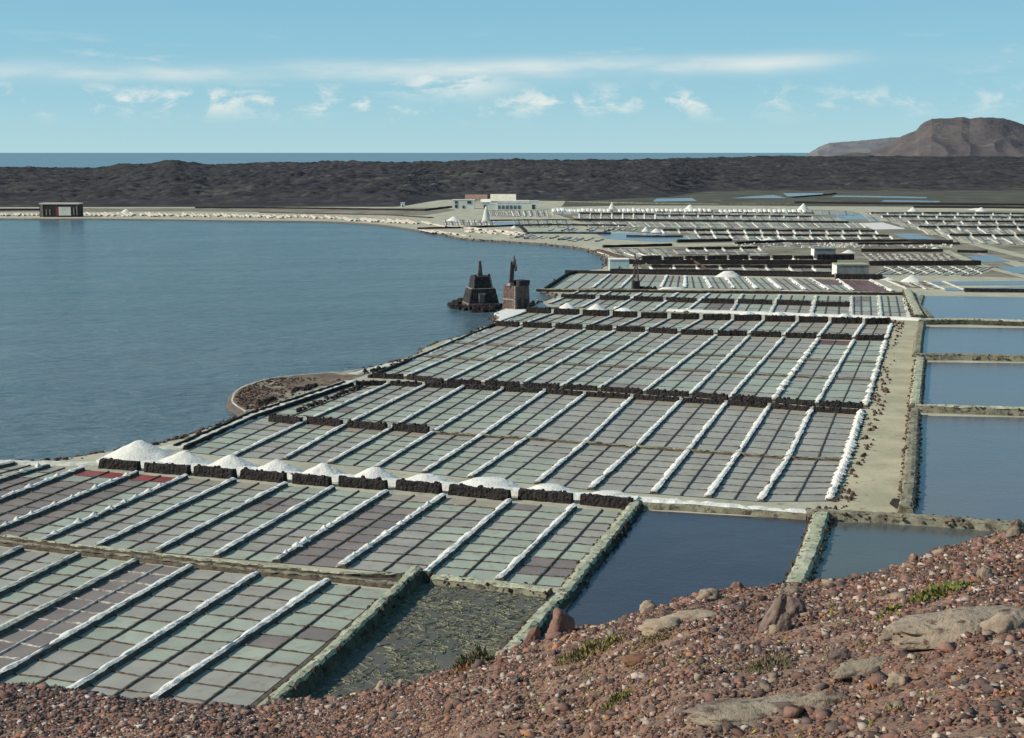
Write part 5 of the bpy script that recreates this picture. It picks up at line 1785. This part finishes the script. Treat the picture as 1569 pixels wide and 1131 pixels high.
FRONT = [(-700, 318), (600, 317), (690, 306), (880, 308), (1000, 303), (1095, 293), (1569, 292), (2300, 292)]
CREST = [(-700, 256), (0, 255), (150, 257.5), (205, 250), (235, 249), (272, 243.5), (300, 247), (330, 250.5), (430, 247.5), (560, 246), (640, 247.5), (760, 243.5), (850, 244), (1000, 242), (1100, 239), (1200, 237), (1300, 237.5), (1569, 238), (2300, 239)]
mb = MB()
NU, NV = 1100, 240
YC, YE = 2450.0, 3500.0
vs, fs, mi = [], [], []
zs = np.zeros((NV, NU))
for i in range(NU):
    px = -620 + 2800 * i / (NU - 1)
    y0 = at(px, interp(px, FRONT)).y
    py = interp(px, CREST)
    zc = at_y(px, py, YC).z - 4
    u = (px - CX) / F
    for j in range(NV):
        t = j / (NV - 1)
        Y = y0 + (YE - y0) * t ** 1.25
        X = u * Y * 1.004
        s = (Y - y0) / (YC - y0)
        if s <= 1:
            z = zc * (1 - (1 - s) ** 1.35) if zc > 0 else zc * s
            w_ = min(1, max(0, (px - 900) / 300))
            z = w_ * zc * (0.35 * s + 0.65 * s * s) + (1 - w_) * (z * 0.55 + 0.45 * zc * s)
        else:
            z = zc * max(-0.35, 1 - ((Y - YC) / 850.0) ** 1.5 * 1.2)
        edge = min(1.0, s * 9)
        f1 = noise.fractal(Vector((X * 0.012, Y * 0.012, 3.3)), 0.9, 2.1, 5)
        f2 = abs(noise.noise(Vector((X * 0.035, Y * 0.022, 8.1))))
        f3 = abs(noise.noise(Vector((X * 0.085, Y * 0.04, 1.1))))
        amp = 2.4 if s < 0.9 else 2.0
        rough = interp(px, [(1000, 1.0), (1250, 0.75), (1600, 0.7)])
        z += (f1 * amp + (f2 - 0.2) * 4.5 + (f3 - 0.2) * 3.2) * edge * rough + 1.2 * edge
        vs.append((X, Y, max(z, -0.2 if s < 0.02 else z)))
fs = [(i * NV + j, (i + 1) * NV + j, (i + 1) * NV + j + 1, i * NV + j + 1) for i in range(NU - 1) for j in range(NV - 1)]
mb.add(vs, fs)
o = mb.build('lava_field', M['field'])
at_ = o.data.attributes.new('scrub', 'FLOAT', 'POINT')
sv = []
for i in range(NU):
    px = -620 + 2800 * i / (NU - 1)
    for j in range(NV):
        t = j / (NV - 1)
        a_ = 0.0
        if px > 1000:
            a_ = max(a_, (1 - t / 0.22) * min(1, (px - 1000) / 120) * 0.52)
        if 180 < px < 480:
            a_ = max(a_, 0.6 - ((px - 350) / 110) ** 2 * 0.7 - ((t - 0.15) / 0.08) ** 2 * 0.7)
        if 500 < px < 1040:
            a_ = max(a_, 0.42 - ((px - 760) / 300) ** 2 * 0.3 - abs(t - 0.3) * 0.6)
        sv.append(max(-0.2, a_))
at_.data.foreach_set('value', sv)
tag(o, kind='structure')


def hill(name, prof, Y0, depth, m, gully, seedv, kind='structure', base=-1.0, n=220, nv=60, px_pad=0):
    mb = MB()
    xs0, xs1 = prof[0][0], prof[-1][0]
    vs = []
    for i in range(n):
        px = xs0 + (xs1 - xs0) * i / (n - 1)
        H = max(0.0, at_y(px, np.interp(px, [p[0] for p in prof], [p[1] for p in prof]), Y0).z - base)
        X0 = at_y(px, 234, Y0).x
        for j in range(nv):
            t = j / (nv - 1) * 2 - 1
            Y = Y0 + t * depth
            w = max(0.0, 1 - abs(t)) 
            w = w ** 0.85 if t < 0 else w
            cap = min(1.0, w * 1.25)
            g = abs(noise.noise(Vector((X0 * 0.010 + 0.8 * noise.noise(Vector((X0 * 0.004, Y * 0.004, 3.0))), t * 2.6, seedv)))) * gully * (1 - abs(2 * w - 1)) * min(1, H / 60)
            fz = noise.fractal(Vector((X0 * 0.012, Y * 0.012, seedv)), 0.9, 2.0, 5) * gully * 0.22 * w
            vs.append((X0 * Y / Y0, Y, base + H * cap - g + fz))
    fs = [(i * nv + j, (i + 1) * nv + j, (i + 1) * nv + j + 1, i * nv + j + 1) for i in range(n - 1) for j in range(nv - 1)]
    mb.add(vs, fs)
    return tag(mb.build(name, M[m]), kind=kind)


hill('headland_hill', [(1235, 237), (1240, 235), (1252, 227), (1270, 219.5), (1300, 217.5), (1340, 214), (1375, 211.5), (1420, 209), (1500, 212), (1600, 222), (1700, 237)], 6500, 900, 'headland', 20, 2.2)
hill('mesa_hill', [(1290, 238), (1335, 236), (1360, 224), (1378, 211), (1390, 205.5), (1402, 201), (1408, 193), (1416, 188), (1426, 183.5), (1450, 183), (1472, 182.3), (1484, 185), (1500, 182), (1516, 181.3), (1534, 183), (1552, 188), (1569, 192.5), (1600, 200), (1650, 214), (1720, 229), (1800, 237)], 4600, 800, 'mesa', 30, 5.4, n=300, nv=80)

# ------------------------------------------------------------------ the stony slope in front
CR = [(-500, 1035), (0, 1044), (115, 1057), (255, 1073), (382, 1083), (424, 1070), (500, 1068), (585, 1051), (640, 1036), (691, 1022), (755, 1008), (789, 985), (840, 970), (852, 952), (924, 945),
      (1000, 926), (1072, 908), (1178, 896), (1212, 888), (1272, 883), (1322, 880), (1365, 866), (1441, 840), (1488, 828), (1522, 817), (1569, 806), (1700, 780), (2100, 720)]
DC = [(-500, 42), (0, 40), (400, 36), (800, 27), (1100, 23.5), (1569, 21), (2100, 20)]
DN = [(-500, 31), (0, 29), (400, 24), (800, 14.5), (1100, 10.5), (1569, 8.5), (2100, 8)]


def hill_col(px):
    pc = at_y(px, np.interp(px, [c[0] for c in CR], [c[1] for c in CR]) + 5, interp(px, DC))
    pn = at_y(px, 1131, interp(px, DN))
    return pc, pn


_hc = {}


def hill_z(u, Y):
    """height of the slope; u = x / y"""
    px = CX + u * F * 0.985
    key = round(px / 4) * 4
    if key not in _hc:
        _hc[key] = hill_col(key)
    pc, pn = _hc[key]
    if Y <= pn.y:
        t = Y / pn.y
        z = (CAM_H - 1.7) * (1 - t) + pn.z * t
    elif Y <= pc.y:
        t = (Y - pn.y) / (pc.y - pn.y)
        z = pn.z + (pc.z - pn.z) * t + 0.10 * math.sin(t * math.pi)
    else:
        d = Y - pc.y
        z = pc.z - d * (0.55 + 0.35 * min(1, d / 6))
    return z


def hill_full(X, Y):
    u = X / max(Y, 2.0)
    u = max(-0.62, min(0.62, u))
    z = hill_z(u, Y)
    z += noise.fractal(Vector((X * 0.35, Y * 0.35, 1.0)), 0.9, 2.0, 4) * 0.16 * min(1, Y / 6)
    z += nz(X * 2.2, Y * 2.2, 5) * 0.035
    return z


mb = MB()
NU, NV = 420, 170
vs = []
for i in range(NU):
    u = -1.6 + 3.2 * i / (NU - 1)
    u = u * (0.45 + 0.55 * abs(u) / 1.6)      # columns closer together in the middle
    for j in range(NV):
        t = j / (NV - 1)
        Y = 2.0 + (96 - 2.0) * t ** 1.7
        X = u * Y
        z = hill_full(X, Y)
        vs.append((X, Y, max(z, -3.0)))
fs = [(i * NV + j, (i + 1) * NV + j, (i + 1) * NV + j + 1, i * NV + j + 1) for i in range(NU - 1) for j in range(NV - 1)]
mb.add(vs, fs)
tag(mb.build('hill_ground', M['soil'], smooth=True), kind='structure')
mb = MB()
mb.add([(-60, -40, CAM_H - 1.75), (60, -40, CAM_H - 1.75), (3.2, 2.0, hill_full(1.24, 2.0) - 0.05), (-3.2, 2.0, hill_full(-1.24, 2.0) - 0.05), (60, 2.0, hill_full(1.24, 2.0) - 0.4), (-60, 2.0, hill_full(-1.24, 2.0) - 0.4)], [(0, 1, 2, 3), (1, 4, 2), (0, 3, 5)])
tag(mb.build('hilltop_ground', M['soil']), kind='structure')

# stones: unit lumps
ICO = None


def ico():
    bm = bmesh.new()
    bmesh.ops.create_icosphere(bm, subdivisions=1, radius=1.0)
    v = np.array([x.co[:] for x in bm.verts])
    f = np.array([[y.index for y in x.verts] for x in bm.faces])
    bm.free()
    return v, f


IV, IF = ico()


def dodeca():
    """a coarse 12-vertex stone"""
    p = (1 + 5 ** 0.5) / 2
    v = []
    for a in (-1, 1):
        for b in (-p, p):
            v += [(0, a, b), (a, b, 0), (b, 0, a)]
    v = np.array(v, float)
    v /= np.linalg.norm(v[0])
    bm = bmesh.new()
    for q in v:
        bm.verts.new(q)
    bmesh.ops.convex_hull(bm, input=bm.verts)
    bm.verts.index_update()
    f = np.array([[y.index for y in x.verts] for x in bm.faces if len(x.verts) == 3])
    v = np.array([x.co[:] for x in bm.verts])
    bm.free()
    return v, f


DV, DF = dodeca()


def hill_pt(px, py):
    """where the sight line meets the stony slope"""
    d = at_y(px, py, 1.0) - Vector((0, 0, CAM_H))
    best, Y = None, 5.0
    while Y < 60:
        p = Vector((0, 0, CAM_H)) + d * Y
        g = p.z - hill_full(p.x, p.y)
        if g <= 0:
            return p
        if best is None or g / Y < best[0]:
            best = (g / Y, p)          # a sight line just over the edge: the nearest it comes to the slope
        Y += 0.12
    p = best[1]
    return Vector((p.x, p.y, hill_full(p.x, p.y)))


def shards(n):
    """a few angular eight-cornered stones"""
    out = []
    for _ in range(n):
        c = np.array([(x, y, z) for x in (-1, 1) for y in (-1, 1) for z in (-1, 1)], float) * rng.uniform(0.45, 1.0, (8, 3))
        bm = bmesh.new()
        for q in c:
            bm.verts.new(q)
        bmesh.ops.convex_hull(bm, input=bm.verts)
        bmesh.ops.triangulate(bm, faces=bm.faces)
        loose = [v for v in bm.verts if not v.link_faces]
        bmesh.ops.delete(bm, geom=loose, context='VERTS')
        bm.verts.index_update()
        out.append((np.array([v.co[:] for v in bm.verts]), np.array([[y.index for y in x.verts] for x in bm.faces])))
        bm.free()
    return out


SHARDS = shards(14)
pos, rad_, kinds_ = [], [], []
N_R = 138000
tries = 0
while len(pos) < N_R and tries < 320000:
    tries += 1
    px = rng.uniform(-60, 1630) if rng.random() < 0.85 else rng.uniform(-250, 2150)
    # even spread over the ground seen
    Yn, Yc = interp(px, DN), interp(px, DC)
    Y = math.sqrt(rng.uniform((Yn * 0.86) ** 2, (Yc + 1.2) ** 2))
    u = (px - CX) / F / 0.985
    X = u * Y
    left = px < 420
    r = 0.0100 * math.exp(rng.normal(0, 0.60)) * (1.0 if not left else 1.2)
    r = min(r, 0.10) * (0.75 + Y / 40)
    if nz(X * 0.5, Y * 0.5, 9) < -0.42 and rng.random() < 0.6:
        continue
    pos.append((X, Y, 0))
    rad_.append(r)
    t = rng.random()
    w = nz(X * 0.6, Y * 0.6, 2)
    kinds_.append(0 if t < 0.47 else 1 if t < 0.80 else 2 if t < (0.93 + 0.06 * w) else 3)
pos = np.array(pos)
rad_ = np.array(rad_)
kinds_ = np.array(kinds_)
for k in range(len(pos)):
    pos[k, 2] = hill_full(pos[k, 0], pos[k, 1]) + rad_[k] * 0.15
# the stones that show largest become things
size_px = rad_ / np.hypot(pos[:, 1], 6) * F
inview = np.ones(len(pos), bool)
for k in range(len(pos)):
    X, Y = pos[k, 0], pos[k, 1]
    px = CX + X / Y * F * 0.985
    yy = Y
    z = pos[k, 2] - CAM_H
    yc = (z * CP + Y * SP) / (Y * CP - z * SP)
    py = CY - yc * F
    inview[k] = (4 < px < 1565) and (py < 1122)
order = np.argsort(-(size_px * inview))
big = order[:255]
small = np.setdiff1d(np.arange(len(pos)), big)


def stone_batch(idx, V, Fc):
    n = len(idx)
    nv = len(V)
    jit = 1 + rng.uniform(-0.42, 0.30, (n, nv, 1))
    sc = np.stack([rng.uniform(0.75, 1.5, n), rng.uniform(0.7, 1.3, n), rng.uniform(0.42, 0.9, n)], 1)
    ang = rng.uniform(0, 6.28, n)
    tx = rng.uniform(-0.4, 0.4, n)
    P = V[None] * jit * sc[:, None] * rad_[idx][:, None, None]
    c, s = np.cos(tx), np.sin(tx)
    y, z = P[..., 1] * c[:, None] - P[..., 2] * s[:, None], P[..., 1] * s[:, None] + P[..., 2] * c[:, None]
    P[..., 1], P[..., 2] = y, z
    c, s = np.cos(ang), np.sin(ang)
    x, y = P[..., 0] * c[:, None] - P[..., 1] * s[:, None], P[..., 0] * s[:, None] + P[..., 1] * c[:, None]
    P[..., 0], P[..., 1] = x, y
    P += pos[idx][:, None]
    Fs = (Fc[None] + (np.arange(n) * nv)[:, None, None]).reshape(-1, 3)
    return P.reshape(-1, 3), Fs


def np_mesh(name, P, Fs, mats, mids=None, parent=None, origin=(0, 0, 0)):
    me = bpy.data.meshes.new(name)
    P = P - np.array(origin)
    me.vertices.add(len(P))
    me.vertices.foreach_set('co', P.astype(np.float32).ravel())
    me.loops.add(len(Fs) * 3)
    me.loops.foreach_set('vertex_index', Fs.astype(np.int32).ravel())
    me.polygons.add(len(Fs))
    me.polygons.foreach_set('loop_start', np.arange(0, len(Fs) * 3, 3, dtype=np.int32))
    for m in mats:
        me.materials.append(m)
    if mids is not None:
        me.polygons.foreach_set('material_index', mids.astype(np.int32))
    me.update(calc_edges=True)
    me.validate()
    o = bpy.data.objects.new(name, me)
    COL.objects.link(o)
    o.location = origin
    return o


Ps, Fl, Ml, off = [], [], [], 0
for q in range(len(SHARDS)):
    idx = small[q::len(SHARDS)]
    P, Fs = stone_batch(idx, *SHARDS[q])
    Ps.append(P)
    Fl.append(Fs + off)
    Ml.append(np.repeat(kinds_[idx], len(SHARDS[q][1])))
    off += len(P)
o = np_mesh('slope_rubble', np.concatenate(Ps), np.concatenate(Fl), [M['rub_a'], M['rub_b'], M['rub_c'], M['rub_d']], np.concatenate(Ml))
tag(o, kind='stuff')
RK = [('reddish brown stone lying among the slope rubble', 'rock_red'), ('dark lava stone lying among the slope rubble', 'rock_dark'), ('pale buff stone lying among the slope rubble', 'rock_pale'), ('greyish stone lying among the slope rubble', 'rock_grey')]
for k in big:
    P, Fs = stone_batch(np.array([k]), *(SHARDS[int(k) % 14] if rng.random() < 0.6 else (DV, DF)))
    lb, m = RK[kinds_[k]]
    o = np_mesh('stone', P, Fs, [M[m]], origin=tuple(pos[k]))
    tag(o, lb, 'stone', lb.split(' lying')[0] + 's on the slope')


def boulder(px, py, w_px, h_px, label, m, seedv, depth=0.8, tilt=0.0, rot=0.0, sink=0.3, peak=0.0, name='boulder', lvl=4):
    c = hill_pt(px, py)
    k = (c - Vector((0, 0, CAM_H))).length / F
    rx, rz = w_px * k / 2, h_px * k
    ry = rx * depth
    bm = bmesh.new()
    bmesh.ops.create_icosphere(bm, subdivisions=lvl, radius=1.0)
    for v in bm.verts:
        q = v.co.copy()
        f = noise.fractal(q * 1.2 + Vector((seedv, 0, 0)), 0.9, 2.0, 4)
        cell = noise.cell(q * 2.2 + Vector((seedv, 3, 0)))
        d = 1 + 0.30 * f + 0.05 * cell + 0.10 * abs(noise.noise(q * 4.5 + Vector((seedv, 9, 0)))) - 0.05 * max(0, noise.noise(q * 9 + Vector((seedv, 1, 0))))
        v.co = q * d
        v.co.x *= rx
        v.co.y *= ry
        v.co.z *= rz
        if peak:
            v.co.x += peak * v.co.z
        v.co.z += tilt * v.co.x
    me = bpy.data.meshes.new(name)
    bm.to_mesh(me)
    bm.free()
    me.materials.append(M[m])
    me.polygons.foreach_set('use_smooth', [True] * len(me.polygons))
    o = bpy.data.objects.new(name, me)
    COL.objects.link(o)
    o.location = (c.x, c.y + ry * 0.5, hill_full(c.x, c.y + ry * 0.5) + rz * (0.5 - sink))
    o.rotation_euler = (0, 0, rot)
    tag(o, label, 'rock')
    return o


boulder(1474, 974, 200, 19, 'long pale slab of rock with a dark hollow at its end, biggest on the slope', 'rock_slab', 1.0, 0.55, 0.10, 0.1, 0.32)
boulder(1392, 972, 70, 14, 'thin pale slab tapering off the biggest rock', 'rock_grey', 2.0, 0.6, 0.06, 0.1, 0.3)
boulder(1545, 970, 66, 19, 'buff rock at the dark end of the biggest slab', 'rock_pale', 13.0, 0.6, 0.0, 0.1, 0.3)
boulder(1180, 1096, 230, 10, 'long grey slab lying flat at the bottom of the slope', 'rock_grey', 3.0, 0.4, 0.05, 0.12, 0.35)
boulder(1262, 1083, 80, 14, 'grey rock end above the flat bottom slab', 'rock_grey', 14.0, 0.5, 0.05, 0.12, 0.35)
boulder(1335, 1030, 110, 12, 'narrow grey slab lying half way down the slope', 'rock_grey', 4.0, 0.4, 0.10, 0.15, 0.3)
boulder(1087, 920, 36, 13, 'round pale boulder on the slope edge above the dark pond', 'rock_pale', 5.0, 0.8)
boulder(995, 930, 28, 12, 'pale rock on the skyline of the slope', 'rock_pale', 6.0, 0.8)
boulder(1020, 966, 66, 13, 'cream coloured rock ledge below the slope edge', 'rock_pale', 7.0, 0.7, 0.08)
boulder(1060, 952, 80, 9, 'flat cream ledge beside the cream rock', 'rock_pale', 8.0, 0.5, 0.05)
boulder(860, 972, 38, 30, 'dark reddish rock standing at the foot of the mossy wall', 'rock_red', 9.0, 0.8)
boulder(815, 985, 20, 24, 'brown pointed rock on the slope edge by the weedy pond', 'rock_red', 10.0, 0.8, peak=0.3)
boulder(770, 1002, 20, 11, 'pinkish rock next to the pointed brown rock', 'rock_pale', 11.0, 0.8)
boulder(1130, 902, 18, 9, 'brown rock on the skyline above the dark pond', 'rock_red', 12.0, 0.8)
boulder(1184, 962, 26, 42, 'brownish upright split rock like a tree stump', 'stump_rock', 15.0, 0.8, peak=0.35)
boulder(1203, 968, 20, 22, 'smaller upright rock leaning on the stump shaped one', 'stump_rock', 16.0, 0.7)
boulder(1218, 948, 42, 26, 'dark red rock just behind the stump shaped rock', 'rock_dark', 17.0, 0.9)
boulder(1510, 884, 22, 10, 'white stone near the upper edge of the slope', 'rock_pale', 18.0)
boulder(1560, 822, 28, 18, 'grey boulder on the topmost edge of the slope', 'rock_grey', 19.0, 0.8)
boulder(1500, 838, 16, 10, 'brownish boulder on the upper slope edge', 'rock_red', 20.0, 0.8)
boulder(1402, 862, 16, 10, 'reddish boulder on the slope edge above the grey pond', 'rock_red', 21.0)
boulder(1212, 912, 40, 9, 'flat grey stone below the stubby pond wall', 'rock_grey', 22.0, 0.6)
boulder(585, 1060, 20, 11, 'pale boulder at the slope edge over the weedy pond', 'rock_pale', 23.0)
boulder(615, 1050, 13, 8, 'buff boulder beside the pale boulder over the weedy pond', 'rock_pale', 24.0)
boulder(975, 1018, 40, 10, 'flat rust red stone in the middle of the slope', 'rub_d', 25.0, 0.7)
boulder(1290, 1012, 34, 12, 'dark flat stone between two grey slabs', 'rock_dark', 26.0)
boulder(1378, 1053, 30, 14, 'rounded buff stone right of the narrow grey slab', 'rock_pale', 27.0).__setitem__('label', 'rounded buff stone beyond the end of the narrow grey slab')


def plant(px, py, w_px, h_px, label, mats, n, cat='plant', name='low_plant', blade=0.5):
    c = hill_pt(px, py)
    k = (c - Vector((0, 0, CAM_H))).length / F
    R, H = w_px * k / 2, h_px * k
    root = empty(name, c, label, cat)
    for mi_, m in enumerate(mats):
        mb = MB()
        for q in range(n):
            a, rr = random.uniform(0, 6.28), math.sqrt(random.random())
            x, y = c.x + math.cos(a) * rr * R, c.y + math.sin(a) * rr * R * 0.8
            z = hill_full(x, y)
            hh = H * (1 - 0.55 * rr) * random.uniform(0.4, 1.0)
            lean = Vector((random.gauss(0, 0.5), random.gauss(0, 0.5), 1)).normalized()
            p0 = Vector((x, y, z - 0.005)) + lean * hh * random.uniform(0, 0.5)
            p1 = p0 + lean * hh * 0.6
            s = Vector((random.uniform(-1, 1), random.uniform(-1, 1), random.uniform(-.4, .4))).normalized() * hh * 0.22 * blade
            mid = p0.lerp(p1, 0.5)
            mb.add([tuple(p0), tuple(mid + s), tuple(p1), tuple(mid - s)], [(0, 1, 2, 3)])
        mb.build('foliage' if mi_ == 0 else 'leaves', M[m], root)
    return root


plant(1440, 912, 90, 24, 'yellow green cushion plant above the biggest slab', ['leaf_yel', 'leaf_grn'], 420, blade=1.0)
plant(1362, 942, 40, 16, 'small green tuft among stones beside the big slab', ['leaf_grn', 'leaf_yel'], 180, blade=1.0)
plant(728, 1012, 64, 34, 'olive bush on the slope edge over the weedy pond', ['leaf_grn', 'leaf_dry'], 460)
plant(905, 1004, 110, 30, 'dry brown bush with yellow flowers below the dark rock', ['leaf_dry', 'leaf_yel'], 460)
plant(1000, 985, 80, 14, 'thin yellow flowering plant under the cream ledge', ['leaf_yel', 'leaf_dry'], 240)
plant(1180, 1028, 80, 34, 'pale green spindly plant below the stump shaped rock', ['leaf_grn', 'leaf_dry'], 200, blade=0.3)
plant(945, 1080, 44, 30, 'green wispy tuft at the bottom of the slope', ['leaf_grn', 'leaf_yel'], 180, blade=0.4)
plant(1165, 1096, 30, 16, 'red leaved succulent beside the flat bottom slab', ['leaf_red'], 160, blade=1.0)
plant(700, 1035, 50, 16, 'rusty orange plant on the slope edge', ['leaf_yel', 'leaf_red'], 160)
plant(530, 1075, 40, 14, 'low yellowish plant over the weedy pond corner', ['leaf_yel', 'leaf_dry'], 140)
plant(1300, 955, 30, 10, 'tiny yellow tuft halfway to the stump shaped rock', ['leaf_yel'], 120)
plant(1400, 1010, 30, 10, 'small yellow tuft below the biggest slab', ['leaf_yel'], 120)

# sparse dry herbs and lichen between the stones
for nm, mm, cnt, sd_ in (('dry_grass', 'leaf_yel', 1500, 3.0), ('dry_grass', 'leaf_dry', 1700, 6.0), ('dry_grass', 'leaf_rust', 1500, 9.0)):
    mb = MB()
    k = 0
    while k < cnt:
        px, Y = random.uniform(380, 1569), 0
        Yn, Yc = interp(px, DN), interp(px, DC)
        Y = math.sqrt(random.uniform((Yn * 0.95) ** 2, (Yc + 0.6) ** 2))
        u = (px - CX) / F / 0.985
        x, y = u * Y, Y
        w_ = nz(x * 0.45, y * 0.45, sd_) + (0.12 if 520 < px < 1100 else 0.0)
        k += 1
        if w_ < 0.16:
            continue
        z = hill_full(x, y)
        for q in range(5):
            lean = Vector((random.gauss(0, 0.6), random.gauss(0, 0.6), 1)).normalized()
            hh = random.uniform(0.02, 0.065)
            p0 = Vector((x + random.gauss(0, 0.03), y + random.gauss(0, 0.03), z))
            p1 = p0 + lean * hh
            s_ = Vector((random.uniform(-1, 1), random.uniform(-1, 1), 0)).normalized() * hh * 0.22
            mid = p0.lerp(p1, 0.55)
            mb.add([tuple(p0), tuple(mid + s_), tuple(p1), tuple(mid - s_)], [(0, 1, 2, 3)])
    tag(mb.build(nm, M[mm]), kind='stuff')
